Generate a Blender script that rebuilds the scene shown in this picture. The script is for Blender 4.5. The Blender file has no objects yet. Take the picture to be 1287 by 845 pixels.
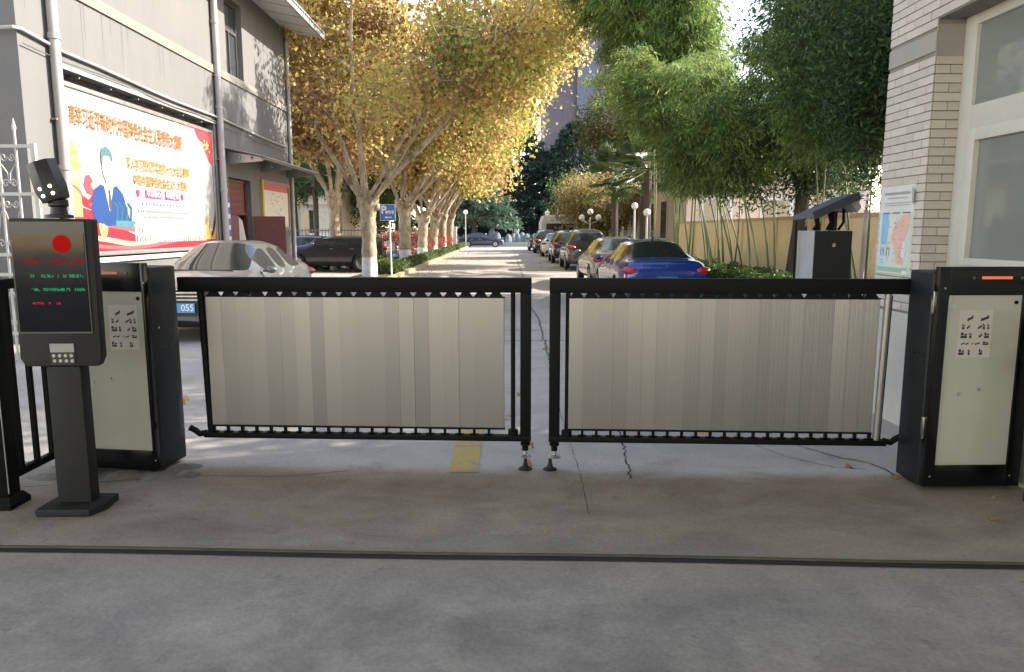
import bpy, bmesh, math, random
import numpy as np
from mathutils import Vector, Matrix, Euler
R = math.radians
PI = math.pi
rng = np.random.default_rng(7)
random.seed(7)
S = bpy.context.scene
C = S.collection

# ------------------------------------------------------------------ camera
CAMH = 1.65
cd = bpy.data.cameras.new('camera'); cam = bpy.data.objects.new('camera', cd); C.objects.link(cam)
cam.location = (0, 0, CAMH)
pitch = math.atan(132.5/920); yaw = math.atan(6.5/920)
cam.rotation_euler = (PI/2-pitch, 0, -yaw)
cd.sensor_width = 36; cd.lens = 36*920/1287; cd.clip_start = .05; cd.clip_end = 2000
S.camera = cam
# ------------------------------------------------------------------ light
SUN_EL = R(30); SUN_AZ = R(75)       # azimuth clockwise from +Y (down the road) towards +X
w = bpy.data.worlds.new('World'); S.world = w; w.use_nodes = True
nt = w.node_tree; bg = nt.nodes['Background']
sky = nt.nodes.new('ShaderNodeTexSky'); sky.sky_type = 'NISHITA'; sky.sun_disc = False
sky.sun_elevation = SUN_EL; sky.sun_rotation = SUN_AZ; sky.air_density = .9; sky.dust_density = .35; sky.ozone_density = 1.0
tint = nt.nodes.new('ShaderNodeMix'); tint.data_type = 'RGBA'; tint.blend_type = 'MULTIPLY'; tint.inputs[0].default_value = 1; tint.inputs[7].default_value = (1.0,.775,.61,1)   # the photo's warm white balance
nt.links.new(sky.outputs[0], tint.inputs[6]); nt.links.new(tint.outputs[2], bg.inputs[0]); bg.inputs[1].default_value = .15
ld = bpy.data.lights.new('sun', 'SUN'); sun = bpy.data.objects.new('sun', ld); C.objects.link(sun)
ld.energy = 2.0; ld.angle = R(.53); ld.color = (1, .93, .82)
sd = Vector((math.sin(SUN_AZ)*math.cos(SUN_EL), math.cos(SUN_AZ)*math.cos(SUN_EL), math.sin(SUN_EL)))
sun.rotation_euler = sd.to_track_quat('Z', 'Y').to_euler()
sun.location = sd*60
vs = S.view_settings; vs.view_transform = 'Standard'; vs.look = 'None'; vs.exposure = 2.75; vs.gamma = 1
try:
    S.cycles.max_bounces = 6; S.cycles.diffuse_bounces = 4; S.cycles.glossy_bounces = 3
    S.cycles.transmission_bounces = 4; S.cycles.transparent_max_bounces = 6; S.cycles.sample_clamp_indirect = 6
except Exception: pass

# ------------------------------------------------------------------ materials
def newmat(name):
    m = bpy.data.materials.new(name); m.use_nodes = True
    n = m.node_tree.nodes; l = m.node_tree.links
    return m, n, l, n['Principled BSDF']
def mixc(n, l, fac, a, b, mode='MIX'):
    x = n.new('ShaderNodeMix'); x.data_type = 'RGBA'; x.blend_type = mode
    for s, v in ((0, fac), (6, a), (7, b)):
        if isinstance(v, bpy.types.NodeSocket): l.new(v, x.inputs[s])
        elif s == 0: x.inputs[0].default_value = v
        else: x.inputs[s].default_value = (*v, 1) if len(v) == 3 else v
    return x.outputs[2]
def ramp(n, l, src, p0, p1, c0=(0,0,0), c1=(1,1,1)):
    r = n.new('ShaderNodeValToRGB'); l.new(src, r.inputs[0])
    e = r.color_ramp.elements; e[0].position = p0; e[1].position = p1
    e[0].color = (*c0, 1); e[1].color = (*c1, 1); return r.outputs[0]
def noise(n, l, scale, detail=4, rough=.55, vec=None, dist=0):
    x = n.new('ShaderNodeTexNoise'); x.inputs['Scale'].default_value = scale
    x.inputs['Detail'].default_value = detail; x.inputs['Roughness'].default_value = rough
    x.inputs['Distortion'].default_value = dist
    if vec is not None: l.new(vec, x.inputs['Vector'])
    return x.outputs[0]
def objco(n, l, scale=(1,1,1)):
    t = n.new('ShaderNodeTexCoord'); m = n.new('ShaderNodeMapping'); l.new(t.outputs['Object'], m.inputs[0])
    m.inputs['Scale'].default_value = scale; return m.outputs[0]
def mat(name, col, rough=.55, metal=0, var=.12, scale=6, bump=.0, bscale=60, coat=0, emit=None, estr=1, vscale=(1,1,1), dirt=0, spec=None):
    m, n, l, b = newmat(name)
    v = objco(n, l, vscale)
    nz = noise(n, l, scale, 5, .6, v)
    dark = tuple(c*(1-var) for c in col); lite = tuple(min(1, c*(1+var)) for c in col)
    c = ramp(n, l, nz, .3, .7, dark, lite)
    if dirt:
        d = noise(n, l, scale*.35, 8, .7, v)
        dm = ramp(n, l, d, .45, .75)
        c = mixc(n, l, dm, c, tuple(x*(1-dirt)+.02 for x in col))
    l.new(c, b.inputs['Base Color'])
    rr = n.new('ShaderNodeMapRange'); l.new(nz, rr.inputs[0]); rr.inputs[3].default_value = max(0, rough-.08); rr.inputs[4].default_value = min(1, rough+.08)
    l.new(rr.outputs[0], b.inputs['Roughness']); b.inputs['Metallic'].default_value = metal
    if coat: b.inputs['Coat Weight'].default_value = coat; b.inputs['Coat Roughness'].default_value = .08
    if spec is not None: b.inputs['Specular IOR Level'].default_value = spec
    if bump:
        bn = noise(n, l, bscale, 4, .6, v); bp = n.new('ShaderNodeBump'); bp.inputs['Strength'].default_value = bump; bp.inputs['Distance'].default_value = .01
        l.new(bn, bp.inputs['Height']); l.new(bp.outputs[0], b.inputs['Normal'])
    if emit:
        b.inputs['Emission Color'].default_value = (*emit, 1); b.inputs['Emission Strength'].default_value = estr
    return m
_mc = {}
def flat(col, rough=.5, **k):
    key = (tuple(col), rough, tuple(sorted(k.items())))
    if key not in _mc: _mc[key] = mat('paint', col, rough, var=k.pop('var', .06), **k)
    return _mc[key]

BLACK = mat('black_powder_coat', (.005,.005,.0055), .5, bump=.05, bscale=300, var=.2, spec=.12)
CABM = mat('navy_black_sheet_metal', (.007,.0095,.012), .5, bump=.06, bscale=200, var=.25, scale=3, dirt=.3, spec=.3)
KIOM = mat('charcoal_textured_metal', (.018,.017,.0165), .6, spec=.3, bump=.25, bscale=400, var=.15)
GLOSSB = mat('black_gloss', (.004,.004,.0045), .22, var=.1, spec=.3)
CHROME = mat('bright_steel', (.6,.6,.6), .2, 1)
STEEL = mat('grey_steel', (.4,.4,.4), .4, .8)
SILVT = mat('silver_tube', (.30,.29,.28), .35, .6)
WHITEM = mat('white_paint', (.75,.74,.71), .5, var=.05, dirt=.12)
GLASSP = mat('milky_glass_panel', (.41,.41,.34), .16, var=.03, scale=2, dirt=.08, coat=.5)
RUBBER = mat('rubber', (.012,.012,.012), .8)
CONC_GREY = mat('plaster_grey', (.152,.148,.143), .85, var=.07, scale=1.6, bump=.3, bscale=40, dirt=.3, vscale=(1,1,.3))
PLINTH = mat('pale_plaster', (.5,.49,.45), .8, var=.08, scale=2, bump=.3, bscale=30, dirt=.2)
CREAM = mat('cream_band', (.20,.185,.16), .8, var=.06, scale=2)
PIPEM = mat('pvc_pipe', (.38,.365,.34), .45, var=.06, scale=2, dirt=.18)
LOUV = mat('brown_shutter', (.085,.075,.068), .6, .3, var=.25, scale=4)
REDDOOR = mat('red_door', (.12,.022,.018), .45, var=.15)
BARKP = None
# the slats: brushed ribbed aluminium
def slat_mat():
    m, n, l, b = newmat('brushed_aluminium')
    v = objco(n, l, (180, 1, .01)); nz = noise(n, l, 2.2, 4, .5, v)
    inf = n.new('ShaderNodeObjectInfo')
    c = ramp(n, l, nz, .3, .75, (.285,.283,.275), (.33,.327,.317))
    rnd = ramp(n, l, inf.outputs['Random'], 0, 1, (.82,.82,.84), (1.06,1.05,1.04))
    c = mixc(n, l, 1.0, c, rnd, 'MULTIPLY')
    l.new(c, b.inputs['Base Color']); b.inputs['Metallic'].default_value = .8; b.inputs['Roughness'].default_value = .33
    return m
SLATM = slat_mat()

# ------------------------------------------------------------------ mesh helper
class MB:
    def __init__(s): s.v = []; s.f = []
    def add(s, vs_, fs): o = len(s.v); s.v += [tuple(x) for x in vs_]; s.f += [tuple(i+o for i in f) for f in fs]; return s
    def box(s, x0, x1, y0, y1, z0, z1):
        return s.add([(x0,y0,z0),(x1,y0,z0),(x1,y1,z0),(x0,y1,z0),(x0,y0,z1),(x1,y0,z1),(x1,y1,z1),(x0,y1,z1)],
              [(0,3,2,1),(4,5,6,7),(0,1,5,4),(1,2,6,5),(2,3,7,6),(3,0,4,7)])
    def obox(s, c, sz, rot=(0,0,0)):
        m = Euler(rot).to_matrix(); a, b, d = [q/2 for q in sz]
        vs_ = [Vector(c)+m@Vector((x,y,z)) for z in (-d,d) for x,y in ((-a,-b),(a,-b),(a,b),(-a,b))]
        return s.add(vs_, [(0,3,2,1),(4,5,6,7),(0,1,5,4),(1,2,6,5),(2,3,7,6),(3,0,4,7)])
    def tube(s, pts, r, n=10, cap=True):
        pts = [Vector(p) for p in pts]; k = len(pts); rs = r if isinstance(r, (list,tuple)) else [r]*k
        o = len(s.v); up = None
        for i, p in enumerate(pts):
            d = (pts[min(i+1,k-1)]-pts[max(i-1,0)]).normalized()
            if up is None:
                up = Vector((0,0,1)) if abs(d.z) < .9 else Vector((1,0,0))
            a = (up-d*up.dot(d)).normalized(); up = a; b = d.cross(a)
            for j in range(n):
                t = 2*PI*j/n; s.v.append(tuple(p+(a*math.cos(t)+b*math.sin(t))*rs[i]))
        for i in range(k-1):
            for j in range(n):
                s.f.append((o+i*n+j, o+i*n+(j+1)%n, o+(i+1)*n+(j+1)%n, o+(i+1)*n+j))
        if cap: s.f.append(tuple(o+j for j in reversed(range(n)))); s.f.append(tuple(o+(k-1)*n+j for j in range(n)))
        return s
    def lathe(s, prof, c=(0,0,0), n=16):
        return s.tube_lathe(prof, c, n)
    def tube_lathe(s, prof, c, n):
        o = len(s.v)
        for r, z in prof:
            for j in range(n): t = 2*PI*j/n; s.v.append((c[0]+r*math.cos(t), c[1]+r*math.sin(t), c[2]+z))
        for i in range(len(prof)-1):
            for j in range(n): s.f.append((o+i*n+j, o+i*n+(j+1)%n, o+(i+1)*n+(j+1)%n, o+(i+1)*n+j))
        s.f.append(tuple(o+j for j in reversed(range(n)))); s.f.append(tuple(o+(len(prof)-1)*n+j for j in range(n)))
        return s
    def poly(s, pts, d):   # pts: 3D ring, extruded by vector d
        n = len(pts); d = Vector(d); a = [Vector(p) for p in pts]; b = [p+d for p in a]
        return s.add(a+b, [tuple(reversed(range(n))), tuple(range(n,2*n))]+[(i,(i+1)%n,n+(i+1)%n,n+i) for i in range(n)])
    def disc(s, c, r, axis, th=.004, n=16):
        c = Vector(c); ax = Vector(axis).normalized(); s.tube([c-ax*th/2, c+ax*th/2], r, n); return s
    def sphere(s, c, r, n=12, m=8, sc=(1,1,1)):
        prof = [(max(.0005, r*math.sin(PI*i/m)), -r*math.cos(PI*i/m)) for i in range(m+1)]
        o = len(s.v); s.tube_lathe(prof, (0,0,0), n)
        for i in range(o, len(s.v)): x,y,z = s.v[i]; s.v[i] = (c[0]+x*sc[0], c[1]+y*sc[1], c[2]+z*sc[2])
        return s
    def build(s, name, m, parent=None, world=True, bevel=0, smooth=False, seg=2):
        """vertices are given in world space (world=True) or in the parent's own space"""
        me = bpy.data.meshes.new(name)
        vv = s.v
        if parent is not None and world:
            inv = Matrix.LocRotScale(parent.location, parent.rotation_euler, None).inverted()
            if parent.parent is not None:
                inv = inv @ Matrix.LocRotScale(parent.parent.location, parent.parent.rotation_euler, None).inverted()
            vv = [tuple(inv@Vector(p)) for p in s.v]
        me.from_pydata(vv, [], s.f); me.materials.append(m); me.update()
        if bevel:
            bm = bmesh.new(); bm.from_mesh(me)
            es = [e for e in bm.edges if len(e.link_faces) == 2 and e.calc_face_angle(0) > .6]
            bmesh.ops.bevel(bm, geom=es, offset=bevel, segments=seg, affect='EDGES', profile=.6, clamp_overlap=True)
            bm.to_mesh(me); bm.free(); smooth = True
        if smooth: smooth_me(me)
        o = bpy.data.objects.new(name, me); C.objects.link(o); o.parent = parent
        return o
def smooth_me(me, ang=.6):
    me.shade_smooth()
    try: me.set_sharp_from_angle(angle=ang)
    except Exception: pass
def tag(o, label=None, cat=None, group=None, kind=None):
    if label: o['label'] = label
    if cat: o['category'] = cat
    if group: o['group'] = group
    if kind: o['kind'] = kind
    return o
def thing(name, label, cat, loc=(0,0,0), rz=0, group=None):
    o = bpy.data.objects.new(name, None); C.objects.link(o); o.location = loc; o.rotation_euler = (0,0,rz)
    o.empty_display_size = .2
    return tag(o, label, cat, group)
def kids(o): return [c for c in bpy.data.objects if c.parent == o]
def share(o, name, parent, loc=None, rot=None):
    c = o.copy(); C.objects.link(c); c.parent = parent; c.name = name
    if loc is not None: c.location = loc
    if rot is not None: c.rotation_euler = rot
    return c
def copy_tree(o, parent=None):
    c = o.copy(); C.objects.link(c); c.parent = parent
    for ch in kids(o): copy_tree(ch, c)
    return c
def struct(name, mb, m): o = mb.build(name, m); o['kind'] = 'structure'; return o
_fc = {}
def text_data(s, size, bold=0):
    cu = bpy.data.curves.new('t', 'FONT'); cu.body = s; cu.size = size; cu.align_x = 'CENTER'; cu.align_y = 'CENTER'; cu.resolution_u = 2; cu.offset = bold
    o = bpy.data.objects.new('t', cu); C.objects.link(o)
    dg = bpy.context.evaluated_depsgraph_get(); e = o.evaluated_get(dg); tm = e.to_mesh()
    vs_ = [tuple(v.co) for v in tm.vertices]; fs = [tuple(p.vertices) for p in tm.polygons]
    e.to_mesh_clear(); bpy.data.objects.remove(o); bpy.data.curves.remove(cu)
    return vs_, fs
def text(name, s, size, m, M, parent, width=None, bold=0):
    """lettering laid in the plane of matrix M (x right, y up, z out)"""
    vs_, fs = text_data(s, size, bold)
    if not vs_: return None
    if width:
        w0 = max(v[0] for v in vs_)-min(v[0] for v in vs_); k = width/w0; vs_ = [(v[0]*k, v[1], v[2]) for v in vs_]
    mb = MB(); mb.add([M@Vector(v) for v in vs_], fs)
    return mb.build(name, m, parent)
def frame(o, x, y):
    x = Vector(x).normalized(); y = Vector(y).normalized(); z = x.cross(y)
    return Matrix(((x.x,y.x,z.x,o[0]),(x.y,y.y,z.y,o[1]),(x.z,y.z,z.z,o[2]),(0,0,0,1)))

# ================================================================== SETTING
def ground_mat():
    m, n, l, b = newmat('concrete_ground')
    g = n.new('ShaderNodeNewGeometry'); pos = g.outputs['Position']
    sep = n.new('ShaderNodeSeparateXYZ'); l.new(pos, sep.inputs[0])
    big = noise(n, l, .35, 6, .6, pos, .4); mid = noise(n, l, 2.2, 8, .68, pos, .3); fine = noise(n, l, 45, 6, .7, pos)
    mp = n.new('ShaderNodeMapping'); l.new(pos, mp.inputs[0]); mp.inputs['Scale'].default_value = (.9, 1.5, 1); mp.inputs['Rotation'].default_value = (0,0,.1)
    streak = noise(n, l, 1.6, 7, .65, mp.outputs[0], .6)
    c = ramp(n, l, big, .3, .7, (.43,.39,.34), (.54,.50,.44))
    c = mixc(n, l, .55, c, ramp(n, l, mid, .3, .72, (.30,.27,.235), (.56,.515,.455)))
    c = mixc(n, l, .25, c, ramp(n, l, streak, .3, .7, (.25,.23,.21), (.50,.465,.43)))
    # trodden brown concrete between the drain channel and the barrier
    def mr(src, a, b_, c0, c1):
        q = n.new('ShaderNodeMapRange'); q.interpolation_type = 'SMOOTHSTEP'; l.new(src, q.inputs[0])
        q.inputs[1].default_value = a; q.inputs[2].default_value = b_; q.inputs[3].default_value = c0; q.inputs[4].default_value = c1; return q.outputs[0]
    def math_(op, a, b_):
        q = n.new('ShaderNodeMath'); q.operation = op
        for i, v in enumerate((a, b_)):
            if isinstance(v, bpy.types.NodeSocket): l.new(v, q.inputs[i])
            else: q.inputs[i].default_value = v
        return q.outputs[0]
    yy = math_('ADD', sep.outputs[1], math_('MULTIPLY', math_('SUBTRACT', streak, .5), .5))
    yy = math_('ADD', yy, math_('MULTIPLY', sep.outputs[0], .05))
    band = math_('MULTIPLY', mr(yy, 3.1, 3.9, .55, 1), mr(yy, 4.75, 5.05, 1, 0))
    band = math_('MULTIPLY', band, mr(mid, .2, .6, .65, 1))
    brown = ramp(n, l, streak, .25, .75, (.20,.16,.115), (.47,.385,.285))
    c = mixc(n, l, math_('MULTIPLY', band, .88), c, brown)
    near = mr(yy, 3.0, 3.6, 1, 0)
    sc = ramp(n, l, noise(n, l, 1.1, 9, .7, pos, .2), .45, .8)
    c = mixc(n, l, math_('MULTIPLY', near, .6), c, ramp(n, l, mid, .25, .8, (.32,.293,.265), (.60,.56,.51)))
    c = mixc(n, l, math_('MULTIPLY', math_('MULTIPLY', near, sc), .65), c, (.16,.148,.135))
    # speckle
    c = mixc(n, l, .5, c, ramp(n, l, fine, .35, .7, (.6,.6,.6), (1.15,1.15,1.15)), 'MULTIPLY')
    blot = noise(n, l, .8, 12, .66, pos, .3)
    c = mixc(n, l, math_('MULTIPLY', near, .9), c, ramp(n, l, blot, .34, .55, (.55,.545,.535), (1.08,1.07,1.05)), 'MULTIPLY')
    c = mixc(n, l, .6, c, ramp(n, l, noise(n, l, 1.3, 12, .75, pos, .2), .32, .5, (.74,.72,.70), (1.05,1.04,1.03)), 'MULTIPLY')
    spot = noise(n, l, 4.3, 10, .8, pos, .3)
    c = mixc(n, l, .75, c, ramp(n, l, spot, .30, .42, (.45,.43,.40), (1,1,1)), 'MULTIPLY')
    mp2 = n.new('ShaderNodeMapping'); l.new(pos, mp2.inputs[0]); mp2.inputs['Scale'].default_value = (.35, 2.2, 1); mp2.inputs['Rotation'].default_value = (0,0,.25)
    scr = noise(n, l, 5, 12, .85, mp2.outputs[0], .8)
    c = mixc(n, l, .5, c, ramp(n, l, scr, .60, .72, (1,1,1), (1.35,1.33,1.3)), 'MULTIPLY')
    l.new(c, b.inputs['Base Color'])
    rr = n.new('ShaderNodeMapRange'); l.new(mid, rr.inputs[0]); rr.inputs[3].default_value = .5; rr.inputs[4].default_value = .8
    l.new(rr.outputs[0], b.inputs['Roughness']); b.inputs['Specular IOR Level'].default_value = .4
    bp = n.new('ShaderNodeBump'); bp.inputs['Strength'].default_value = .35; bp.inputs['Distance'].default_value = .01
    bn = math_('ADD', fine, math_('MULTIPLY', streak, 1.5)); l.new(bn, bp.inputs['Height']); l.new(bp.outputs[0], b.inputs['Normal'])
    return m
GROUND = ground_mat()
# ground: gently uneven near the camera, one sheet to the horizon
mb = MB()
xs = [-400,-120,-40,-14,-8,-4,-2,0,2,4,8,14,40,120,400]; ys = [-60,-10,0,2,3,3.43,3.9,5,8,12,20,35,60,90,160,400,900]
mb.add([(x,y,0) for y in ys for x in xs], [(j*len(xs)+i, j*len(xs)+i+1, (j+1)*len(xs)+i+1, (j+1)*len(xs)+i) for j in range(len(ys)-1) for i in range(len(xs)-1)])
struct('ground', mb, GROUND)
# threshold strip (steel-edged joint across the entrance), follows the gate line
STRIP = mat('dark_joint', (.02,.016,.012), .7, var=.3)
strip_edge = mat('worn_steel_edge', (.10,.085,.06), .6, .2, var=.3, scale=3)
def joint_pts(n=40):
    out = []
    for i in range(n+1):
        x = -5+8.4*i/n; out.append((x, 3.535-.0445*x-.001*x*x+.006*math.sin(x*2.3)))
    return out
jp = joint_pts(); a = MB(); e = MB()
for (x0,y0),(x1,y1) in zip(jp, jp[1:]):
    a.add([(x0,y0-.036,.004),(x1,y1-.036,.004),(x1,y1+.012,.004),(x0,y0+.012,.004)], [(0,1,2,3)])
    e.add([(x0,y0+.012,0),(x1,y1+.012,0),(x1,y1+.012,.014),(x0,y0+.012,.014),(x0,y0+.024,.014),(x1,y1+.024,.014),(x1,y1+.03,0),(x0,y0+.03,0)], [(0,1,2,3),(3,2,5,4),(4,5,6,7)])
struct('joint_gap', a, STRIP); struct('joint_edge', e, strip_edge)
# yellow marking, worn
def worn_mat(name, col, lo=.42, hi=.55):
    m, n, l, b = newmat(name); g = n.new('ShaderNodeNewGeometry')
    nz = noise(n, l, 7, 8, .75, g.outputs['Position']); l.new(ramp(n, l, nz, lo, hi, (.25,.245,.24), col), b.inputs['Base Color'])
    b.inputs['Roughness'].default_value = .7; return m
YEL = worn_mat('worn_yellow_paint', (.50,.34,.09), .34, .52)
mb = MB(); mb.add([(-.40,4.85,.004),(-.20,4.85,.004),(-.20,16,.004),(-.40,16,.004)], [(0,1,2,3)]); struct('yellow_line', mb, YEL)
# cracks and cast joints as thin dark recesses
CRACK = mat('crack', (.055,.05,.045), .9)
def crack(pts, wd, seed, nm):
    rs = random.Random(seed); mb = MB(); P = []
    for (a0,b0),(a1,b1) in zip(pts, pts[1:]):
        L = math.hypot(a1-a0, b1-b0); k = max(2, int(L/.05))
        for i in range(k): t = i/k; P.append((a0+(a1-a0)*t+rs.uniform(-1,1)*wd*1.3, b0+(b1-b0)*t+rs.uniform(-1,1)*wd*1.3))
    P.append(pts[-1])
    for (x0,y0),(x1,y1) in zip(P, P[1:]):
        d = Vector((y0-y1, x1-x0)).normalized()*wd*rs.uniform(.25,.7)
        mb.add([(x0-d.x,y0-d.y,.003),(x0+d.x,y0+d.y,.003),(x1+d.x,y1+d.y,.003),(x1-d.x,y1-d.y,.003)], [(0,3,2,1)])
    return struct(nm, mb, CRACK)
crack([(.93,5.9),(.89,5.3),(.86,5.05),(.83,4.72)], .012, 1, 'ground_crack')
crack([(.50,9),(.49,6),(.50,5.1),(.50,4.7),(.48,4.1)], .0035, 2, 'ground_crack')
crack([(2.1,5.7),(2.3,5.4),(2.42,5.2),(2.6,5.02),(2.66,4.78)], .010, 3, 'ground_crack')
crack([(1.85,5.7),(2.05,5.2),(2.3,4.95),(2.5,4.9)], .006, 4, 'ground_crack')
crack([(-3.7,4.5),(-3.0,4.62),(-2.5,4.72),(-2.1,4.8),(-1.5,4.78),(-1.1,4.9)], .006, 5, 'ground_crack')
for k, y in enumerate((10.95, 12.1)): crack([(-7,y),(4.6,y)], .03, 10+k, 'road_joint')
for k, y in enumerate((17.5, 24, 31, 39, 48, 58)): crack([(-3.75,y),(4.6,y)], .02, 20+k, 'road_joint')
crack([(.55,9),(.6,14),(.45,17),(.6,26),(.55,70)], .02, 30, 'road_joint')
# kerb and verge on the left, kerb on the right
KERBY = mat('kerb_yellow_concrete', (.42,.33,.17), .8, var=.2, scale=2)
mb = MB()
y = 23.0
while y < 76: mb.box(-3.98, -3.80, y, y+.985, -.02, .13); y += 1.0
struct('kerb', mb, KERBY)
mb = MB(); y = 10.0
while y < 76: mb.box(4.62, 4.77, y, y+.985, -.02, .12); y += 1.0
struct('kerb_right', mb, mat('kerb_concrete', (.33,.32,.3), .8, var=.15))
VERGE = mat('soil', (.07,.06,.035), .95, var=.3, bump=.4, bscale=20)
mb = MB(); mb.box(-5.3, -3.98, 23, 76, -.02, .10); struct('verge', mb, VERGE)
mb = MB(); mb.box(4.77, 7.0, 10, 76, -.02, .10); struct('planting_bed', mb, VERGE)

# ================================================================== foliage tools
def leaf_mat(name, cols, trans=.35, rough=.5, spec=.3):
    """cols: list of (pos, rgb) picked by the per-leaf attribute 'tint' """
    m, n, l, b = newmat(name)
    at = n.new('ShaderNodeAttribute'); at.attribute_name = 'tint'
    r = n.new('ShaderNodeValToRGB'); l.new(at.outputs['Fac'], r.inputs[0]); cr = r.color_ramp
    while len(cr.elements) < len(cols): cr.elements.new(.5)
    for el, (p, c) in zip(cr.elements, cols): el.position = p; el.color = (*c, 1)
    l.new(r.outputs[0], b.inputs['Base Color']); b.inputs['Roughness'].default_value = rough; b.inputs['Specular IOR Level'].default_value = spec
    t = n.new('ShaderNodeBsdfTranslucent'); l.new(r.outputs[0], t.inputs[0])
    mx = n.new('ShaderNodeMixShader'); mx.inputs[0].default_value = trans
    l.new(b.outputs[0], mx.inputs[1]); l.new(t.outputs[0], mx.inputs[2]); l.new(mx.outputs[0], n['Material Output'].inputs[0])
    return m
def leaves(name, P, m, length, width, direc=None, spread=1.0, fold=.25, tint=None, parent=None, seed=0, kind=None):
    """P: Nx3 leaf positions (parent's space); each leaf is a folded rhomb of 4 vertices, 2 triangles"""
    g = np.random.default_rng(seed); N = len(P)
    D = g.normal(size=(N,3)).astype(np.float32)
    if direc is not None: D = D*spread+np.asarray(direc)
    D /= np.linalg.norm(D, axis=1, keepdims=True)+1e-9
    U = g.normal(size=(N,3)); Sd = np.cross(D, U); Sd /= np.linalg.norm(Sd, axis=1, keepdims=True)+1e-9
    Nn = np.cross(D, Sd)
    L = length*g.uniform(.65,1.2,(N,1)); W = width*g.uniform(.7,1.2,(N,1))
    V = np.empty((N,4,3), np.float32)
    V[:,0] = P; V[:,1] = P+D*L*.45+Sd*W*.5+Nn*W*fold; V[:,2] = P+D*L; V[:,3] = P+D*L*.45-Sd*W*.5+Nn*W*fold
    me = bpy.data.meshes.new(name)
    me.vertices.add(N*4); me.vertices.foreach_set('co', V.ravel())
    idx = np.arange(N)*4; T = np.stack([idx,idx+1,idx+2,idx,idx+2,idx+3],1).ravel().astype(np.int32)
    me.loops.add(N*6); me.loops.foreach_set('vertex_index', T)
    me.polygons.add(N*2); me.polygons.foreach_set('loop_start', np.arange(N*2, dtype=np.int32)*3)
    me.update(calc_edges=True)
    if tint is None: tint = g.uniform(0,1,N)
    at = me.attributes.new('tint', 'FLOAT', 'POINT'); at.data.foreach_set('value', np.repeat(np.clip(tint,0,1),4).astype(np.float32))
    me.materials.append(m)
    o = bpy.data.objects.new(name, me); C.objects.link(o); o.parent = parent
    if kind: o['kind'] = kind
    return o
def bark_plane():
    m, n, l, b = newmat('plane_tree_bark'); v = objco(n, l, (1,1,.55))
    vo = n.new('ShaderNodeTexVoronoi'); vo.inputs['Scale'].default_value = 9
    wv = noise(n, l, 5, 5, .6, v); mxv = mixc(n, l, .25, v, wv, 'ADD') if False else v
    l.new(mxv, vo.inputs['Vector'])
    c = mixc(n, l, ramp(n, l, wv, .4, .6), (.30,.23,.155), (.46,.39,.29))
    c = mixc(n, l, .3, c, ramp(n, l, vo.outputs['Distance'], .1, .5, (.5,.46,.4), (1.2,1.15,1.05)), 'MULTIPLY')
    c = mixc(n, l, ramp(n, l, noise(n, l, 2.3, 6, .7, v), .5, .62), c, (.19,.14,.09))
    l.new(c, b.inputs['Base Color']); b.inputs['Roughness'].default_value = .85
    bp = n.new('ShaderNodeBump'); bp.inputs['Strength'].default_value = .7; bp.inputs['Distance'].default_value = .03
    l.new(noise(n, l, 14, 6, .7, v), bp.inputs['Height']); l.new(bp.outputs[0], b.inputs['Normal']); return m
BARKP = bark_plane()
BARKD = mat('dark_bark', (.07,.055,.04), .9, var=.3, scale=8, bump=.8, bscale=20, vscale=(1,1,.3))
LIME = mat('lime_wash', (.72,.69,.66), .85, var=.12, scale=5, dirt=.25, bump=.4, bscale=30)
PLEAF = leaf_mat('plane_leaf_autumn', [(0,(.26,.15,.075)),(.2,(.46,.29,.13)),(.42,(.64,.46,.19)),(.64,(.68,.55,.16)),(.82,(.47,.47,.13)),(1,(.26,.34,.10))], .5)
BLEAF = leaf_mat('bamboo_leaf', [(0,(.045,.08,.03)),(.4,(.13,.205,.055)),(.75,(.27,.345,.085)),(1,(.50,.48,.18))], .5)
DLEAF = leaf_mat('evergreen_leaf', [(0,(.03,.055,.025)),(.5,(.06,.11,.04)),(1,(.13,.20,.06))], .35, .5, .3)
CLEAF = leaf_mat('cedar_needle', [(0,(.012,.026,.022)),(.5,(.022,.045,.036)),(1,(.06,.10,.07))], .1, .6)
GLEAF = leaf_mat('garden_leaf', [(0,(.05,.09,.025)),(.6,(.11,.17,.04)),(1,(.30,.28,.07))], .3)
RLEAF = leaf_mat('red_shrub_leaf', [(0,(.22,.06,.05)),(.6,(.48,.16,.14)),(1,(.30,.25,.10))], .3)
OLEAF = leaf_mat('pale_mixed_leaf', [(0,(.13,.15,.05)),(.4,(.28,.25,.09)),(.7,(.42,.28,.14)),(1,(.45,.38,.2))], .35)
PALM = leaf_mat('palm_blade', [(0,(.03,.06,.02)),(.6,(.07,.12,.035)),(1,(.16,.21,.07))], .2, .4, .5)

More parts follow.
